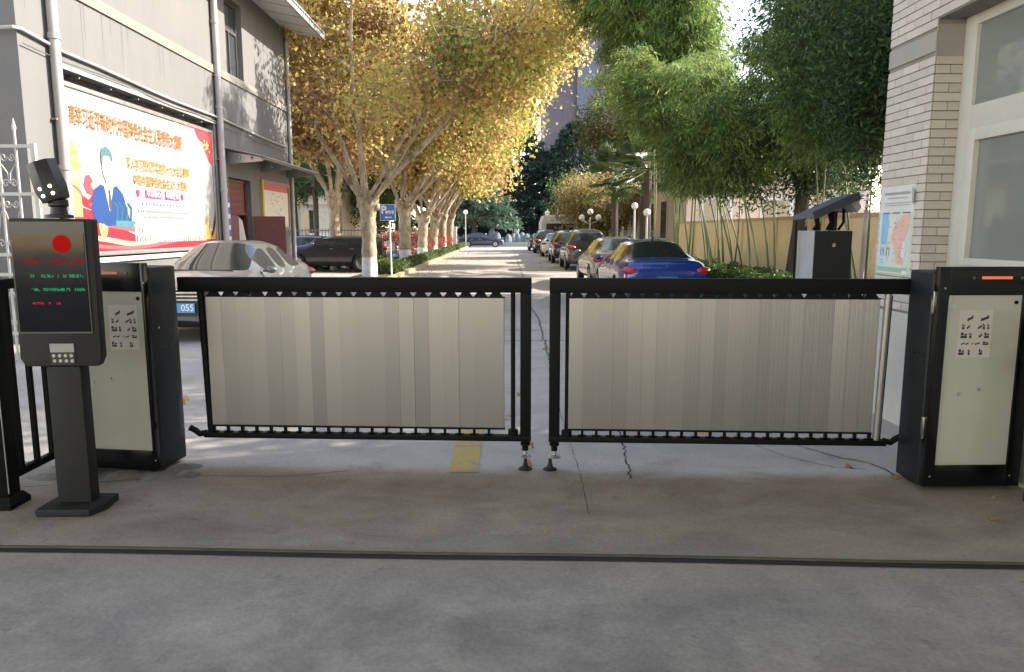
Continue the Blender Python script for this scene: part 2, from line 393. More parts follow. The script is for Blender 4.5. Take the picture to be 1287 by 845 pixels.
# ================================================================== TREES
def limb(mb, p0, d, L, r0, r1, gnarl, rs, n=7, segs=6, up=.12):
    p = Vector(p0); d = Vector(d).normalized(); pts = [p.copy()]
    for i in range(segs):
        d = (d+Vector((rs.gauss(0,1), rs.gauss(0,1), rs.gauss(0,1)))*gnarl+Vector((0,0,up))).normalized()
        p = p+d*(L/segs); pts.append(p.copy())
    mb.tube(pts, [r0+(r1-r0)*i/segs for i in range(segs+1)], n); return pts, d
def plane_tree(x, y, label, seed, height=11, tr=.26, nleaf=42000, leafsz=.17, fork=2.35, lean=0, rad=5.4, reach=0, open_=0,  tintbias=.0, group='plane trees along the left kerb'):
    rs = random.Random(seed); g = np.random.default_rng(seed)
    t = thing('plane_tree', label, 'tree', (x,y,0), 0, group)
    tk = MB(); k = 9
    pts = [(lean*.1*i/k, rs.uniform(-.02,.02), .7+(fork-.7)*i/k) for i in range(k+1)]
    tk.tube(pts, [tr*(1+.08*math.sin(i*1.7)+(.55*max(0,(i-5)/4)**1.5)) for i in range(k+1)], 14)
    for q in range(7):
        a_ = rs.uniform(0,2*PI); tk.sphere((lean*.1+tr*1.15*math.cos(a_), tr*1.15*math.sin(a_), fork-rs.uniform(-.15,.3)), tr*rs.uniform(.45,.7), 10, 7)
    o = tk.build('trunk', BARKP, t, world=False, smooth=True)
    lw = MB(); lw.tube([(0,0,0),(0,0,.06),(0,0,.72),(0,0,.8)], [tr*1.25,tr*1.1,tr*1.02,tr*1.01], 14); lw.build('lime_band', LIME, t, world=False, smooth=True)
    rb_ = MB(); rb_.tube([(0,0,.80),(0,0,.83)], tr*1.035, 14); rb_.build('red_band', flat((.35,.07,.05),.8), t, world=False)
    br = MB(); tips = []; n1 = 9
    tr0 = tr
    for i in range(n1):
        az = 2*PI*i/n1+rs.uniform(-.3,.3); inc = R(rs.uniform(14,36)) if i % 3 else R(rs.uniform(3,12))
        d = (math.cos(az)*math.sin(inc)+reach*.15*(1 if math.cos(az) > -.2 else 0), math.sin(az)*math.sin(inc), math.cos(inc))
        L = rs.uniform(.55,.8)*(height-fork)*(1+reach*.25*max(0,math.cos(az)))
        p0 = (lean*.1+math.cos(az)*tr*.8, math.sin(az)*tr*.8, fork-.1)
        P1, dd = limb(br, p0, d, L, tr*rs.uniform(.26,.38), tr*.12, .05, rs, 8, 8, .04)
        for j in range(3, 9):
            for q in range(2):
                a2 = rs.uniform(0,2*PI); out = Vector((math.cos(a2), math.sin(a2), rs.uniform(-.1,.9)))
                out = out+Vector((P1[j].x, P1[j].y, 0))*.12
                P2, d2 = limb(br, P1[j], out, rs.uniform(1.2,2.8), tr*.13, tr*.04, .14, rs, 5, 5, .02)
                tips += P2[1:]
                for u in range(2):
                    P3, d3 = limb(br, P2[rs.randint(2,5)], (rs.gauss(0,1),rs.gauss(0,1),rs.uniform(-.5,.6)), rs.uniform(.7,1.5), tr*.05, tr*.02, .2, rs, 4, 3, 0)
                    tips += P3[1:]
    br.build('branch', BARKP, t, world=False, smooth=True)
    T = np.array([tuple(p) for p in tips])
    # overall crown ellipsoid fill, so the crown droops and closes
    T = T[(T[:,2] > fork+1.0)]
    base = T[g.integers(0,len(T),nleaf)]
    P = base+g.normal(size=(nleaf,3))*np.array([.42,.42,.34])
    if open_:
        hr = np.hypot(P[:,0],P[:,1]); kk = ~((P[:,2] < fork+6.5) & (hr < open_*(1.15-.1*(P[:,2]-fork))) & (P[:,1] < 1.5) & (g.uniform(0,1,nleaf) > .15)); P = P[kk]; base = base[kk]
    keep = (P[:,2] > fork+.9+.25*np.maximum(0, 3-np.hypot(P[:,0],P[:,1]))*.6)
    P = P[keep]
    from mathutils import noise as mn
    if open_:
        q_ = P[:,1] > -4.1+.27*np.maximum(P[:,0],-2); P = P[q_]; base = base[keep][q_]
    else: base = base[keep]
    cl = np.array([mn.noise(Vector(p)*.8) for p in base])
    ht = (P[:,2]-fork)/(height-fork)
    tint = .42+cl*.95+g.normal(size=len(P))*.16+tintbias+.10*(P[:,0]/rad)
    leaves('foliage', P, PLEAF, leafsz, leafsz*.95, (0,0,-.55), .9, .18, tint, t, seed)
    return t
plane_tree(-4.72, 25.3, 'nearest and largest plane tree with yellow autumn crown beside the blue parking sign', 11, 13.5, .25, 66000, .15, 2.75, rad=6, reach=4.2, open_=3.6, tintbias=.04)
plane_tree(-4.75, 34.5, 'second plane tree from the barrier, its lime-washed trunk behind the parking sign post', 12, 12.5, .27, 40000, .165, 2.9, tintbias=.08, reach=3.4, open_=2)
plane_tree(-4.7, 41, 'third plane tree from the barrier, with knobbly fork and white trunk base', 13, 12, .27, 22000, .24, 2.5, lean=1, tintbias=.05, reach=2.8)
plane_tree(-4.7, 47, 'fourth plane tree from the barrier, leaning over red shrubs', 14, 12, .27, 18000, .26, 2.7, lean=2, tintbias=.1, reach=2.4)
plane_tree(-4.6, 53, 'fifth plane tree from the barrier along the kerb', 15, 12, .27, 15000, .28, 2.8, reach=1.4, tintbias=.1)
plane_tree(-4.6, 59, 'farthest plane tree of the row with a swollen knotted trunk', 16, 12, .30, 12000, .30, 3.0, lean=1, tintbias=.1)
plane_tree(-7.2, 31, 'slim plane tree behind the nearest one, close to the parked dark suv', 17, 12, .22, 26000, .19, 3.2, tintbias=-.12)

# evergreen broadleaf mass on the right
def broadleaf(x, y, label, seed, h, rad, n, zlow, m=None, sz=.16, nm='evergreen_tree', tb=0, asp=.5):
    m = m or DLEAF; rs = random.Random(seed); g = np.random.default_rng(seed)
    t = thing(nm, label, 'tree', (x,y,0))
    tk = MB(); P0, d = limb(tk, (0,0,0), (0,0,1), zlow+1.2, .19, .13, .03, rs, 10, 6, .1)
    tips = []
    for i in range(16):
        a_ = 2*PI*i/16*2.4; z = P0[-1].z-rs.uniform(0,1.3)
        inc = rs.uniform(.2,1.25)
        Q, d = limb(tk, (P0[-1].x,P0[-1].y,z), (math.cos(a_)*math.sin(inc), math.sin(a_)*math.sin(inc), math.cos(inc)), rs.uniform(.6,1)*rad, .08, .03, .12, rs, 6, 5, .05)
        tips += Q[2:]
    tk.build('trunk', BARKD, t, world=False, smooth=True)
    # clumps over the crown volume
    K = 110; cc = []
    while len(cc) < K:
        q = g.uniform(-1,1,3); rr = np.linalg.norm(q)
        if rr < 1 and rr > .35: cc.append((q[0]*rad, q[1]*rad, zlow+(h-zlow)*(q[2]*.5+.5)))
    cc = np.array(cc+[tuple(p) for p in tips]); ci = g.integers(0,len(cc),n)
    P = cc[ci]+g.normal(size=(n,3))*rad*.13
    P = P[P[:,2] > zlow-.3]
    tint = np.clip(.45+g.normal(size=len(P))*.22+(P[:,2]-zlow)/(h-zlow)*.25-.1+tb, 0, 1)
    leaves('foliage', P, m, sz, sz*asp, (0,0,-.4), 1, .2, tint, t, seed)
    return t
broadleaf(6.2, 11.6, 'dark evergreen tree rising behind the tilted awning box beside the tiled wall', 31, 9.0, 2.4, 60000, 2.5, sz=.12, asp=.3)
broadleaf(6.4, 16.4, 'dark evergreen tree with a thick trunk behind the bamboo', 32, 5.3, 2.3, 34000, 2.3, sz=.13, asp=.3)
broadleaf(8.7, 12.5, 'tall evergreen tree behind the yellow wall, top right of the bamboo', 33, 9.5, 2.8, 34000, 3.5, sz=.13, tb=.1, asp=.3)

# bamboo
CULM = mat('bamboo_culm', (.13,.15,.05), .4, var=.35, scale=3)
def bamboo_proto(seed, h, arch, nleaf):
    rs = random.Random(seed); g = np.random.default_rng(seed)
    t = thing('bamboo', 'x', 'bamboo')
    mb = MB(); k = 16; pts = []
    for i in range(k+1):
        s_ = i/k; pts.append(Vector((-arch*s_**2.6, arch*.15*math.sin(seed)*s_**2, h*(s_-.10*s_**4))))
    mb.tube(pts, [.028*(1-.85*(i/k)) for i in range(k+1)], 6)
    o = mb.build('culm', CULM, t, world=False, smooth=True)
    nd = MB()
    P = []; D = []
    nb = 130
    for b_ in range(nb):
        s_ = .46+.54*(b_/nb)**.85; i = min(k-1, int(s_*k)); q = pts[i].lerp(pts[i+1], s_*k-i)
        a_ = rs.uniform(0,2*PI); L = rs.uniform(.4,1.25)*(1.15-.6*s_)+.15
        e_ = q+Vector((math.cos(a_)*L, math.sin(a_)*L, rs.uniform(-.1,.35)))
        mid = q.lerp(e_, .5)+Vector((0,0,.15)); end = e_+Vector((0,0,-.25*L))
        if b_ % 2 == 0: nd.tube([q, mid, end], [.006,.004,.002], 3, False)
        for c_ in range(int(nleaf/nb)):
            u = rs.uniform(.25,1.0); pp = (q*(1-u)**2+mid*2*u*(1-u)+end*u*u)
            P.append((pp.x+rs.gauss(0,.09), pp.y+rs.gauss(0,.09), pp.z+rs.gauss(0,.08)-.04))
            D.append((math.cos(a_)*.7, math.sin(a_)*.7, -.9))
    nd.build('twig', CULM, t, world=False)
    P = np.array(P); D = np.array(D)
    tint = np.clip(.42+g.normal(size=len(P))*.2+.3*(P[:,2]/h-.5)*1.2, 0, 1)
    leaves('foliage', P, BLEAF, .19, .03, D, .55, .2, tint, t, seed)
    return t
prot = [bamboo_proto(s, h, a_, nl) for s, h, a_, nl in ((1,8.2,2.2,7000),(2,9.2,3.0,8000),(3,7.0,1.6,6000),(4,8.6,.9,7000),(5,6.2,2.4,6000))]
spots = []
rs = random.Random(5)
for i in range(32):
    y = 13.2+i*.42+rs.uniform(-.2,.2); x = 5.3+rs.uniform(-.35,.9)
    spots.append((x, y))
kinds = ['slender bamboo arching to the road', 'tall bamboo bowing far out', 'short gently bent bamboo', 'nearly upright bamboo', 'leaning bamboo with drooping leaves']
BAM = []
zones = [(17,'by the awning box'),(20,'behind the clipped hedge'),(24,'behind the blue car boot'),(28,'near the globe lamps'),(99,'by the fan palms')]
HT = [8.2,9.2,7.0,8.6,6.2]
used = set(); cnt = {}
for i, (x, y) in enumerate(spots):
    k = (i*3+int(x*7)) % 5
    if y > 20.5 and k in (2,4): k = (1,3,0)[i % 3]
    if y < 15.6: k = 3; x += .6
    elif y < 17: k = 2
    want = 6.6 if y < 15.6 else (5.9 if y < 20.5 else 11.2)
    want *= rs.uniform(.88,1.06)
    if k in used: o = copy_tree(prot[k])
    else: o = prot[k]; used.add(k)
    q_ = want/HT[k]; o.scale = (q_**.4, q_**.4, q_)
    o.location = (x, y, .09); o.rotation_euler = (rs.uniform(-.14,.14), rs.uniform(-.20,.10), rs.uniform(-.9,.9))
    zn = next(z for lim, z in zones if y < lim); nr = cnt.get((k, zn), 0); cnt[(k, zn)] = nr+1
    tag(o, (['', 'second '] + ['third ', 'fourth ', 'fifth ', 'sixth ', 'seventh '])[nr]+kinds[k]+(' from the right, ' if nr else ', ')+zn, 'bamboo', 'bamboo growing along the right-hand wall')
for q in range(len(prot)):
    if q not in used:
        for c_ in kids(prot[q]): bpy.data.objects.remove(c_)
        bpy.data.objects.remove(prot[q])
# cedars at the end of the road
def cedar(x, y, label, seed, h, rad, n, z0=.8, m=None, group='cedars closing the end of the road'):
    rs = random.Random(seed); g = np.random.default_rng(seed)
    t = thing('cedar_tree', label, 'tree', (x,y,0), 0, group)
    tk = MB(); tk.tube([(0,0,0),(0,0,h*.5),(0,0,h)], [.35,.2,.04], 9)
    P = []; tiers = 17
    bm_ = []
    for i in range(tiers):
        z = z0+(h-z0)*(i/tiers)**.95; rr = rad*(1-(i/tiers)**1.3)+.4
        for j in range(8):
            a_ = rs.uniform(0,2*PI); L = rr*rs.uniform(.65,1.1)
            tk.tube([(0,0,z),(math.cos(a_)*L*.6,math.sin(a_)*L*.6,z+.35),(math.cos(a_)*L,math.sin(a_)*L,z-.25)], [.07,.04,.015], 4, False)
            bm_.append((a_, L, z))
    tk.build('trunk', BARKD, t, world=False)
    n = int(n*1.5); bi = g.integers(0,len(bm_),n); B = np.array(bm_)[bi]; u = g.uniform(.2,1.05,n)**.8
    lat = g.normal(size=n)*.32*(1.3-u*.5); r_ = B[:,1]*u
    X = np.cos(B[:,0])*r_-np.sin(B[:,0])*lat; Y = np.sin(B[:,0])*r_+np.cos(B[:,0])*lat
    Z = B[:,2]+.9*u*(1-u)-.35*u+g.normal(size=n)*.09-.1*np.abs(lat)
    P = np.stack([X,Y,Z],1); D = np.stack([np.cos(B[:,0]),np.sin(B[:,0]),np.full(n,-.35)],1)
    leaves('foliage', P, m or CLEAF, .7, .16, D, .6, .1, np.clip(g.normal(size=n)*.2+.45,0,1), t, seed)
cedar(1.5, 92, 'dark cedar straight ahead behind the fountain', 51, 17, 6.5, 16000)
cedar(-5, 96, 'dark cedar left of the road end behind the lamp post', 52, 15, 6.5, 15000)
cedar(8, 90, 'dark cedar right of the road end above the vans', 53, 15, 6, 15000)
cedar(-3.5, 80, 'pale green cedar reaching over the fence at the road end', 54, 11, 4.2, 12000, 2.5, leaf_mat('pale_cedar_needle', [(0,(.05,.09,.06)),(.6,(.10,.17,.11)),(1,(.2,.27,.18))], .2))
cedar(-13, 88, 'dark cedar far left beyond the fence', 55, 14, 6, 12000)
cedar(15, 96, 'dark cedar far right beyond the palms', 56, 16, 6.5, 12000)
cedar(-1.5, 105, 'tall dark cedar farthest back on the road axis', 57, 15, 7, 13000)
cedar(5, 106, 'dark cedar behind the two front cedars, right of the axis', 58, 13, 7, 12000)
broadleaf(7.2, 8.7, 'unseen evergreen tree added behind the gatehouse to block the sun', 34, 9.5, 2.3, 16000, 2.5, sz=.15)  # added tree, hidden by the gatehouse, keeps sun off the barrier ground
broadleaf(6.3, 10.2, 'low dark tree between the awning box and the yellow wall', 35, 3.6, .9, 9000, 1.7, sz=.11, asp=.35)
broadleaf(5.6, 46, 'loose pale tree with pinkish leaves beyond the palms', 61, 5.2, 2.6, 14000, 1.6, OLEAF, .22, 'garden_tree')
broadleaf(6.6, 36, 'brownish green tree arching left of the palms', 62, 9.5, 3.1, 24000, 4.2, leaf_mat('dull_leaf', [(0,(.05,.06,.02)),(.5,(.12,.13,.035)),(1,(.26,.25,.07))], .35), .18, 'garden_tree')
broadleaf(6.4, 62, 'bushy green tree behind the vans on the right', 63, 6.5, 3, 12000, 1.2, GLEAF, .25, 'garden_tree')
broadleaf(-12.5, 44, 'dark tree before the beige house behind the parked suv', 64, 8.0, 2.8, 14000, 3.4, DLEAF, .2, 'garden_tree')
broadleaf(-8.8, 49, 'leafy green tree behind the railing left of the plane trees', 65, 9, 3, 12000, 2.0, GLEAF, .22, 'garden_tree')
broadleaf(-15.5, 56, 'wide dark tree behind the beige house', 66, 11, 4.5, 12000, 3.0, DLEAF, .28, 'garden_tree')

def palm(x, y, h, label, seed, R0=1.15):
    rs = random.Random(seed); t = thing('fan_palm', label, 'palm', (x,y,0), 0, 'fan palms on the right')
    tk = MB(); tk.tube([(0,0,0),(.03,0,h*.5),(0,.03,h)], [.14,.13,.15], 9); tk.build('trunk', BARKD, t, world=False)
    P = []; F = []; tn = []; st = MB()
    for i in range(30):
        a_ = i*2.4; inc = rs.uniform(.15,2.2); d = Vector((math.cos(a_)*math.sin(inc), math.sin(a_)*math.sin(inc), math.cos(inc)))
        c = Vector((0,0,h))+d*R0*.62; st.tube([(0,0,h), c], .012, 4, False)
        side = d.cross(Vector((0,0,1))).normalized(); upv = side.cross(d)
        tt = rs.uniform(.1,1)
        for j in range(-7,8):
            b_ = j*.21; bd = (d*math.cos(b_)+side*math.sin(b_)); L = R0*.62*(1-.03*abs(j))
            e_ = c+bd*L+Vector((0,0,-.14*L)); wv = upv.cross(bd)*.0+side*math.cos(b_)*.03-d*math.sin(b_)*.03
            o_ = len(P); m_ = c+bd*L*.55
            P += [tuple(c), tuple(m_+wv), tuple(e_), tuple(m_-wv)]; F += [(o_,o_+1,o_+2),(o_,o_+2,o_+3)]; tn += [tt]*4
    me = bpy.data.meshes.new('crown'); me.from_pydata(P, [], F); me.materials.append(PALM)
    at = me.attributes.new('tint','FLOAT','POINT'); at.data.foreach_set('value', tn)
    o = bpy.data.objects.new('crown', me); C.objects.link(o); o.parent = t
    st.build('stalk', CULM, t, world=False)
palm(4.35, 30, 3.6, 'left fan palm, its thin trunk between the garden lamps', 71, 1.45)
palm(5.35, 28.3, 3.9, 'right fan palm with the thicker trunk next to the pair of globe lamps', 72, 1.55)
palm(5.9, 55, 3.6, 'far small fan palm beyond the white car', 73, 1.4)
palm(-9.9, 38.5, 4.3, 'fan palm in front of the beige house at the left railing', 74, 1.7)

def shrub(x, y, rx, ry, h, m, n, label, cat, nm='shrub', sz=.07, seed=1, group=None):
    g = np.random.default_rng(seed); t = thing(nm, label, cat, (x,y,.05), 0, group)
    q = g.normal(size=(n,3)); q /= np.linalg.norm(q,axis=1,keepdims=True); rr = g.uniform(.55,1.05,(n,1))**.5
    P = q*rr*np.array([rx,ry,h*.5])+np.array([0,0,h*.5])
    P += .12*np.sin(P[:,[1,2,0]]*9)*min(rx,h)*.6
    P[:,2] = np.maximum(P[:,2], .02)
    leaves('foliage', P, m, sz, sz*.6, None, 1, .2, np.clip(.3+.4*P[:,2]/h+g.normal(size=n)*.2,0,1), t, seed)
    st = MB(); st.tube([(0,0,-.03),(0,0,h*.6)], .03, 6)
    for i in range(5): st.tube([(0,0,h*.15),(rx*.5*math.cos(i*1.3),ry*.5*math.sin(i*1.3),h*.7)], .012, 4)
    st.build('stem', BARKD, t, world=False)
def hedge(x0, x1, y0, y1, h, m, n, label, sz=.06, seed=2):
    g = np.random.default_rng(seed); t = thing('hedge', label, 'hedge', ((x0+x1)/2,(y0+y1)/2,.05))
    W = (x1-x0)/2; L = (y1-y0)/2
    P = g.uniform(-1,1,(n,3))*np.array([W,L,h/2])+np.array([0,0,h/2])
    f_ = g.integers(0,3,n); P[f_==0,2] = h*g.uniform(.85,1.08,(f_==0).sum()); P[f_==1,0] = -W*g.uniform(.85,1.1,(f_==1).sum())
    P[:,2] += .05*np.sin(P[:,1]*3.1)
    leaves('foliage', P, m, sz, sz*.6, None, 1, .2, np.clip(g.normal(size=n)*.2+.4,0,1), t, seed)
    b = MB(); b.box(-W*.75,W*.75,-L,L,0,h*.75); b.build('core', mat('hedge_core',(.02,.03,.012),.9), t, world=False)
hedge(4.85, 5.5, 11.5, 26, .74, GLEAF, 24000, 'clipped dark green hedge below the bamboo beside the blue car', .075, 3)
hedge(-4.35, -3.99, 26.5, 75, .38, GLEAF, 26000, 'low green hedge strip along the yellow kerb', .11, 4)
hedge(-9.8, -5.6, 35.2, 35.9, .8, GLEAF, 9000, 'green hedge under the railing behind the parked cars', .12, 5)
shrub(-5.3, 29.5, .6, .6, .75, GLEAF, 2600, 'rounded green bush under the parking sign', 'bush', seed=1, sz=.09)
shrub(-4.4, 26.6, .45, .45, .55, GLEAF, 1800, 'small green bush at the foot of the nearest plane tree', 'bush', seed=2, sz=.09)
for i, (x, y, h, r_) in enumerate(((-5.6,36.5,1.5,.9),(-5.2,43.5,1.5,.8),(-5.1,49.5,1.6,.9),(-5.1,56,1.6,.9),(-6.4,31.8,1.1,.8))):
    lab = ['red leaved shrub behind the parking sign','red shrub between the second and third plane trees','red shrub beside the fourth plane tree','red shrub beside the farthest plane trees','brownish red shrub close to the dark suv'][i]
    shrub(x, y, r_, r_, h, RLEAF, 3000, lab, 'bush', 'red_shrub', .13, 20+i, 'red shrubs among the plane trees')

# ================================================================== LEFT BUILDING
X = -6.8
b = thing('grey_building', 'two-storey grey rendered building on the left with drainpipes and a deep eave', 'building', (X-3, 16, 0))
def wall_with_holes(x0, x1, Y0, Y1, Z0, Z1, holes, m, parent, name='wall'):
    """plate between x0 and x1, with rectangular openings (y0,y1,z0,z1), each piece butted"""
    mb = MB(); ysn = sorted({Y0,Y1,*[h[0] for h in holes],*[h[1] for h in holes]})
    for ya, yb in zip(ysn, ysn[1:]):
        hs = sorted([h for h in holes if h[0] <= ya+1e-6 and h[1] >= yb-1e-6], key=lambda h: h[2]); z = Z0
        for h in hs: mb.box(x0,x1,ya,yb,z,h[2]); z = h[3]
        mb.box(x0,x1,ya,yb,z,Z1)
    bm = bmesh.new(); me = bpy.data.meshes.new(name)
    o = mb.build(name, m, parent); bm.from_mesh(o.data); bmesh.ops.remove_doubles(bm, verts=bm.verts, dist=1e-5)
    seen = {}; rm = []
    for f in bm.faces:
        k = tuple(sorted(v.index for v in f.verts))
        if k in seen: rm += [f, seen[k]]
        else: seen[k] = f
    bmesh.ops.delete(bm, geom=list(set(rm)), context='FACES_ONLY'); bm.to_mesh(o.data); bm.free(); return o
CY = 23.6
holes = [(11.62,17.55,1.2,4.1),(18.6,19.75,5.45,7.3),(18.3,19.85,0.0,2.95)]
wall_with_holes(X-.3, X, 10.7, CY, 0, 7.8, holes, CONC_GREY, b)
mb = MB(); mb.box(-14,X-.3,CY-.3,CY,0,7.8); mb.box(X-.32,X-.305,11.5,CY-.3,0,7.79); mb.build('rear_wall', CONC_GREY, b)
# gable wall facing the camera, with dark opening
mb = MB(); mb.box(-7.35,X-.3,10.7,11,0,7.8); mb.box(-14,-7.35,10.7,11,3.5,7.8); mb.build('gable_wall', CONC_GREY, b)
mb = MB(); mb.box(-14,-7.35,11.35,11.4,0,3.5); mb.build('dark_opening', mat('dark_recess',(.05,.048,.047),.7), b)
mb = MB(); mb.box(-7.62,-7.5,10.6,10.7,0,7.8); mb.build('corner_pilaster', CONC_GREY, b)
mb = MB(); mb.box(X+.002,X+.035,10.7,CY,5.26,5.44); mb.build('cream_band', CREAM, b)
mb = MB(); mb.box(X+.002,X+.05,10.7,CY,0,.55); mb.build('plinth', mat('plinth_grey',(.24,.235,.23),.85), b)
# eave: slab sloping slightly down, tiled top edge
mb = MB(); mb.poly([(X-.3,10.2,7.80),(X+1.1,10.2,7.52),(X+1.1,10.2,7.64),(X-.3,10.2,7.98)], (0,13.55,0)); mb.build('eave', mat('eave_soffit',(.62,.61,.57),.8,var=.05,dirt=.1), b)
JG = mat('joint_grey',(.3,.3,.28),.8)
for i in range(14): MB().obox((X+.4,10.7+i*.98,7.654), (1.39,.012,.012), (0,R(11.3),0)).build('soffit_joint', JG, b)
mb = MB(); mb.poly([(X+1.102,10.15,7.50),(X+1.16,10.15,7.50),(X+1.16,10.15,7.72),(X+1.102,10.15,7.72)], (0,13.65,0)); mb.build('gutter', PIPEM, b)
TILE = mat('blue_roof_tile', (.13,.15,.24), .35, var=.3, scale=3)
tm = MB(); tm.poly([(0,-.11,0),(0,-.06,.05),(0,.06,.05),(0,.11,0),(0,.09,-.005),(0,.05,.03),(0,-.05,.03),(0,-.09,-.005)], (.36,0,.085))
proto_t = tm.build('roof_tile', TILE, b, world=False)
for i in range(60):
    for j in range(4):
        o = proto_t if (i == 0 and j == 0) else share(proto_t, 'roof_tile', b)
        o.location = (X+1.12-(X-3)-(j+1)*.33+.02, 10.3+i*.225-16, 7.70+j*.075+.0); o.rotation_euler = (0, R(27), 0)
RUN = mat('rain_streak', (.10,.098,.094), .9, var=.2)
rs_ = random.Random(21)
for i in range(26):
    y_ = 10.9+rs_.uniform(0,12.5)
    if 11.3 < y_ < 11.6 or 17.6 < y_ < 18: continue
    zt_ = 5.255; h_ = rs_.uniform(.25,.95)
    if 18.5 < y_ < 19.9: continue
    MB().add([(X+.0015,y_-.012,zt_),(X+.0015,y_+.012,zt_),(X+.0015,y_+.002,zt_-h_),(X+.0015,y_-.002,zt_-h_)],[(0,1,2,3)]).build('rain_streak', RUN, b)
# roof slope
mb = MB(); mb.poly([(X+1.05,10.2,7.66),(X+1.05,10.2,7.69),(X-6,10.2,10.2),(X-6,10.2,10.0)], (0,13.5,0)); mb.build('roof', TILE, b)
# window
WF = mat('window_frame_dark', (.07,.065,.06), .5)
GD = mat('dark_window_glass', (.05,.055,.06), .06, var=.1, coat=.3, spec=.8)
win = MB(); win.box(X-.2,X-.13,18.6,18.68,5.45,7.3); win.box(X-.2,X-.13,19.67,19.75,5.45,7.3); win.box(X-.2,X-.13,18.68,19.67,5.45,5.53); win.box(X-.2,X-.13,18.68,19.67,7.22,7.3); win.box(X-.2,X-.13,18.68,19.67,6.55,6.63); win.box(X-.2,X-.125,19.15,19.21,5.53,6.55)
wo = win.build('window', WF, b)
for (y0,y1,z0,z1) in ((18.68,19.15,5.53,6.55),(19.21,19.67,5.53,6.55),(18.68,19.67,6.63,7.22)):
    MB().box(X-.18,X-.165,y0,y1,z0,z1).build('pane', GD, wo)
# drainpipes
def pipe(y, r=.055, x=X+.09, z0=.1, z1=7.55, name='drainpipe'):
    mb = MB(); mb.tube([(x,y,z0),(x,y,z1)], r, 12)
    for z in np.arange(.7, z1, 1.9): mb.tube([(x,y,z-.04),(x,y,z+.04)], r*1.22, 12)
    o = mb.build(name, PIPEM, b, smooth=True)
    for z in np.arange(1.4, z1, 1.9): MB().box(X+.002,x-.0,y-r*1.5,y+r*1.5,z-.012,z+.012).build('pipe_clamp', flat((.3,.2,.17),.7), o)
pipe(11.42, .075); pipe(17.72, .075); pipe(17.86, .03, X+.05); pipe(23.45, .055, X+.07)
# conduit cables
mb = MB(); pts = [(-7.9,10.6,4.35),(X+.03,10.6,4.42),(X+.05,10.72,4.43)]+[(X+.05, 10.72+i*.95, 4.34-.012*i+.02*math.sin(i)) for i in range(1,14)]
mb.tube(pts, .026, 8); mb.build('conduit', PIPEM, b, smooth=True)
mb = MB(); mb.tube([(X+.05, 10.75+i*.95, 4.24-.016*i-.03*math.sin(i*1.7)) for i in range(0,14)], .009, 6); mb.build('cable', flat((.1,.1,.1)), b)
mb = MB(); mb.tube([(X+.05, 17.8+i*.6, 4.22+.14*math.sin(i*1.1)-.02*i) for i in range(0,10)], .01, 6); mb.build('cable', flat((.1,.1,.1)), b)
mb = MB(); mb.tube([(-7.45,10.66,0),(-7.45,10.66,7.8)], .012, 6); mb.build('cable', flat((.1,.1,.1)), b)
# recess with rolled shutter above the board
mb = MB(); mb.box(X-.3,X-.26,11.62,17.55,1.2,4.1); mb.build('recess_back', flat((.12,.11,.1), .8), b)
shp = None
for i in range(4):
    mb = MB(); mb.box(X-.25,X-.2+.008*(i%2),11.64,17.53,3.885+i*.054,3.885+i*.054+.047); mb.build('shutter_slat', LOUV, b, bevel=.006)
mb = MB(); mb.box(X-.02,X+.03,11.55,17.62,4.102,4.17); mb.build('opening_trim', PIPEM, b)
for i in range(6):
    MB().obox((X-.12,12.2+i*.95,4.06), (.2,.03,.03)).build('bracket', STEEL, b)
mb = MB(); mb.box(X-.24,X+.06,11.62,17.55,1.12,1.2); mb.build('ledge', PLINTH, b)

# ---- the billboard
bb = thing('billboard', 'large framed propaganda poster board with a man in a blue suit and red ribbons', 'billboard', (X-.05, 14.6, 1.2))
BY0, BY1, BZ0, BZ1 = 11.72, 17.46, 1.30, 3.87
FR = mat('aluminium_frame', (.30,.29,.275), .4, .5)
fx0, fx1 = X-.14, X-.02
for nm_, a_ in (('frame', (BY0-.07,BY0,BZ0-.07,BZ1+.07)),('frame',(BY1,BY1+.07,BZ0-.07,BZ1+.07)),('frame',(BY0,BY1,BZ1,BZ1+.07)),('frame',(BY0,BY1,BZ0-.07,BZ0))):
    MB().box(fx0,fx1,*a_).build(nm_, FR, bb, bevel=.006)
PAPER = mat('printed_paper', (.33,.33,.33), .45, var=.02, scale=1)
MB().box(fx0,X-.05,BY0,BY1,BZ0,BZ1).build('board', PAPER, bb)
bw, bh = BY1-BY0, BZ1-BZ0
def bp(u, v, k=0): return (X-.05+.003+.0015*k, BY0+u*bw, BZ0+v*bh)
_k = [0]
def art(name, pts, col, k=0):
    _k[0] += .05; k = k*.6+_k[0]
    mb = MB(); mb.add([bp(u,v,k) for u,v in pts], [tuple(range(len(pts)))])
    me_o = mb.build(name, flat(col, .45, var=.03), bb)
    bm = bmesh.new(); bm.from_mesh(me_o.data); bmesh.ops.triangulate(bm, faces=bm.faces[:])
    for f in bm.faces:
        if f.normal.x < 0: f.normal_flip()
    bm.to_mesh(me_o.data); bm.free(); return me_o
def cv(f, a_, b_, n=24): return [(a_+(b_-a_)*i/n, f(a_+(b_-a_)*i/n)) for i in range(n+1)]
RED = (.34,.012,.025); PINK = (.42,.08,.10); GOLD = (.42,.22,.03); LG = (.45,.34,.12)
art('sky_tint', [(.0,.0)]+[(1,0),(1,.16)]+cv(lambda u:.13+.03*math.sin(u*9), 1, 0), (.44,.50,.54), 0)
top = lambda u: .215-.30*max(0,min(1,u/.52))**1.4*1.0+.16*max(0,(u-.5)/.5)**1.5+.02*math.sin(u*14)
art('red_ribbon', [(0,0),(1,0)]+cv(lambda u: max(.045,.235*math.exp(-(u/.28)**2)+.055+.075*max(0,(u-.45)/.55)**1.6), 1, 0), RED, 1)
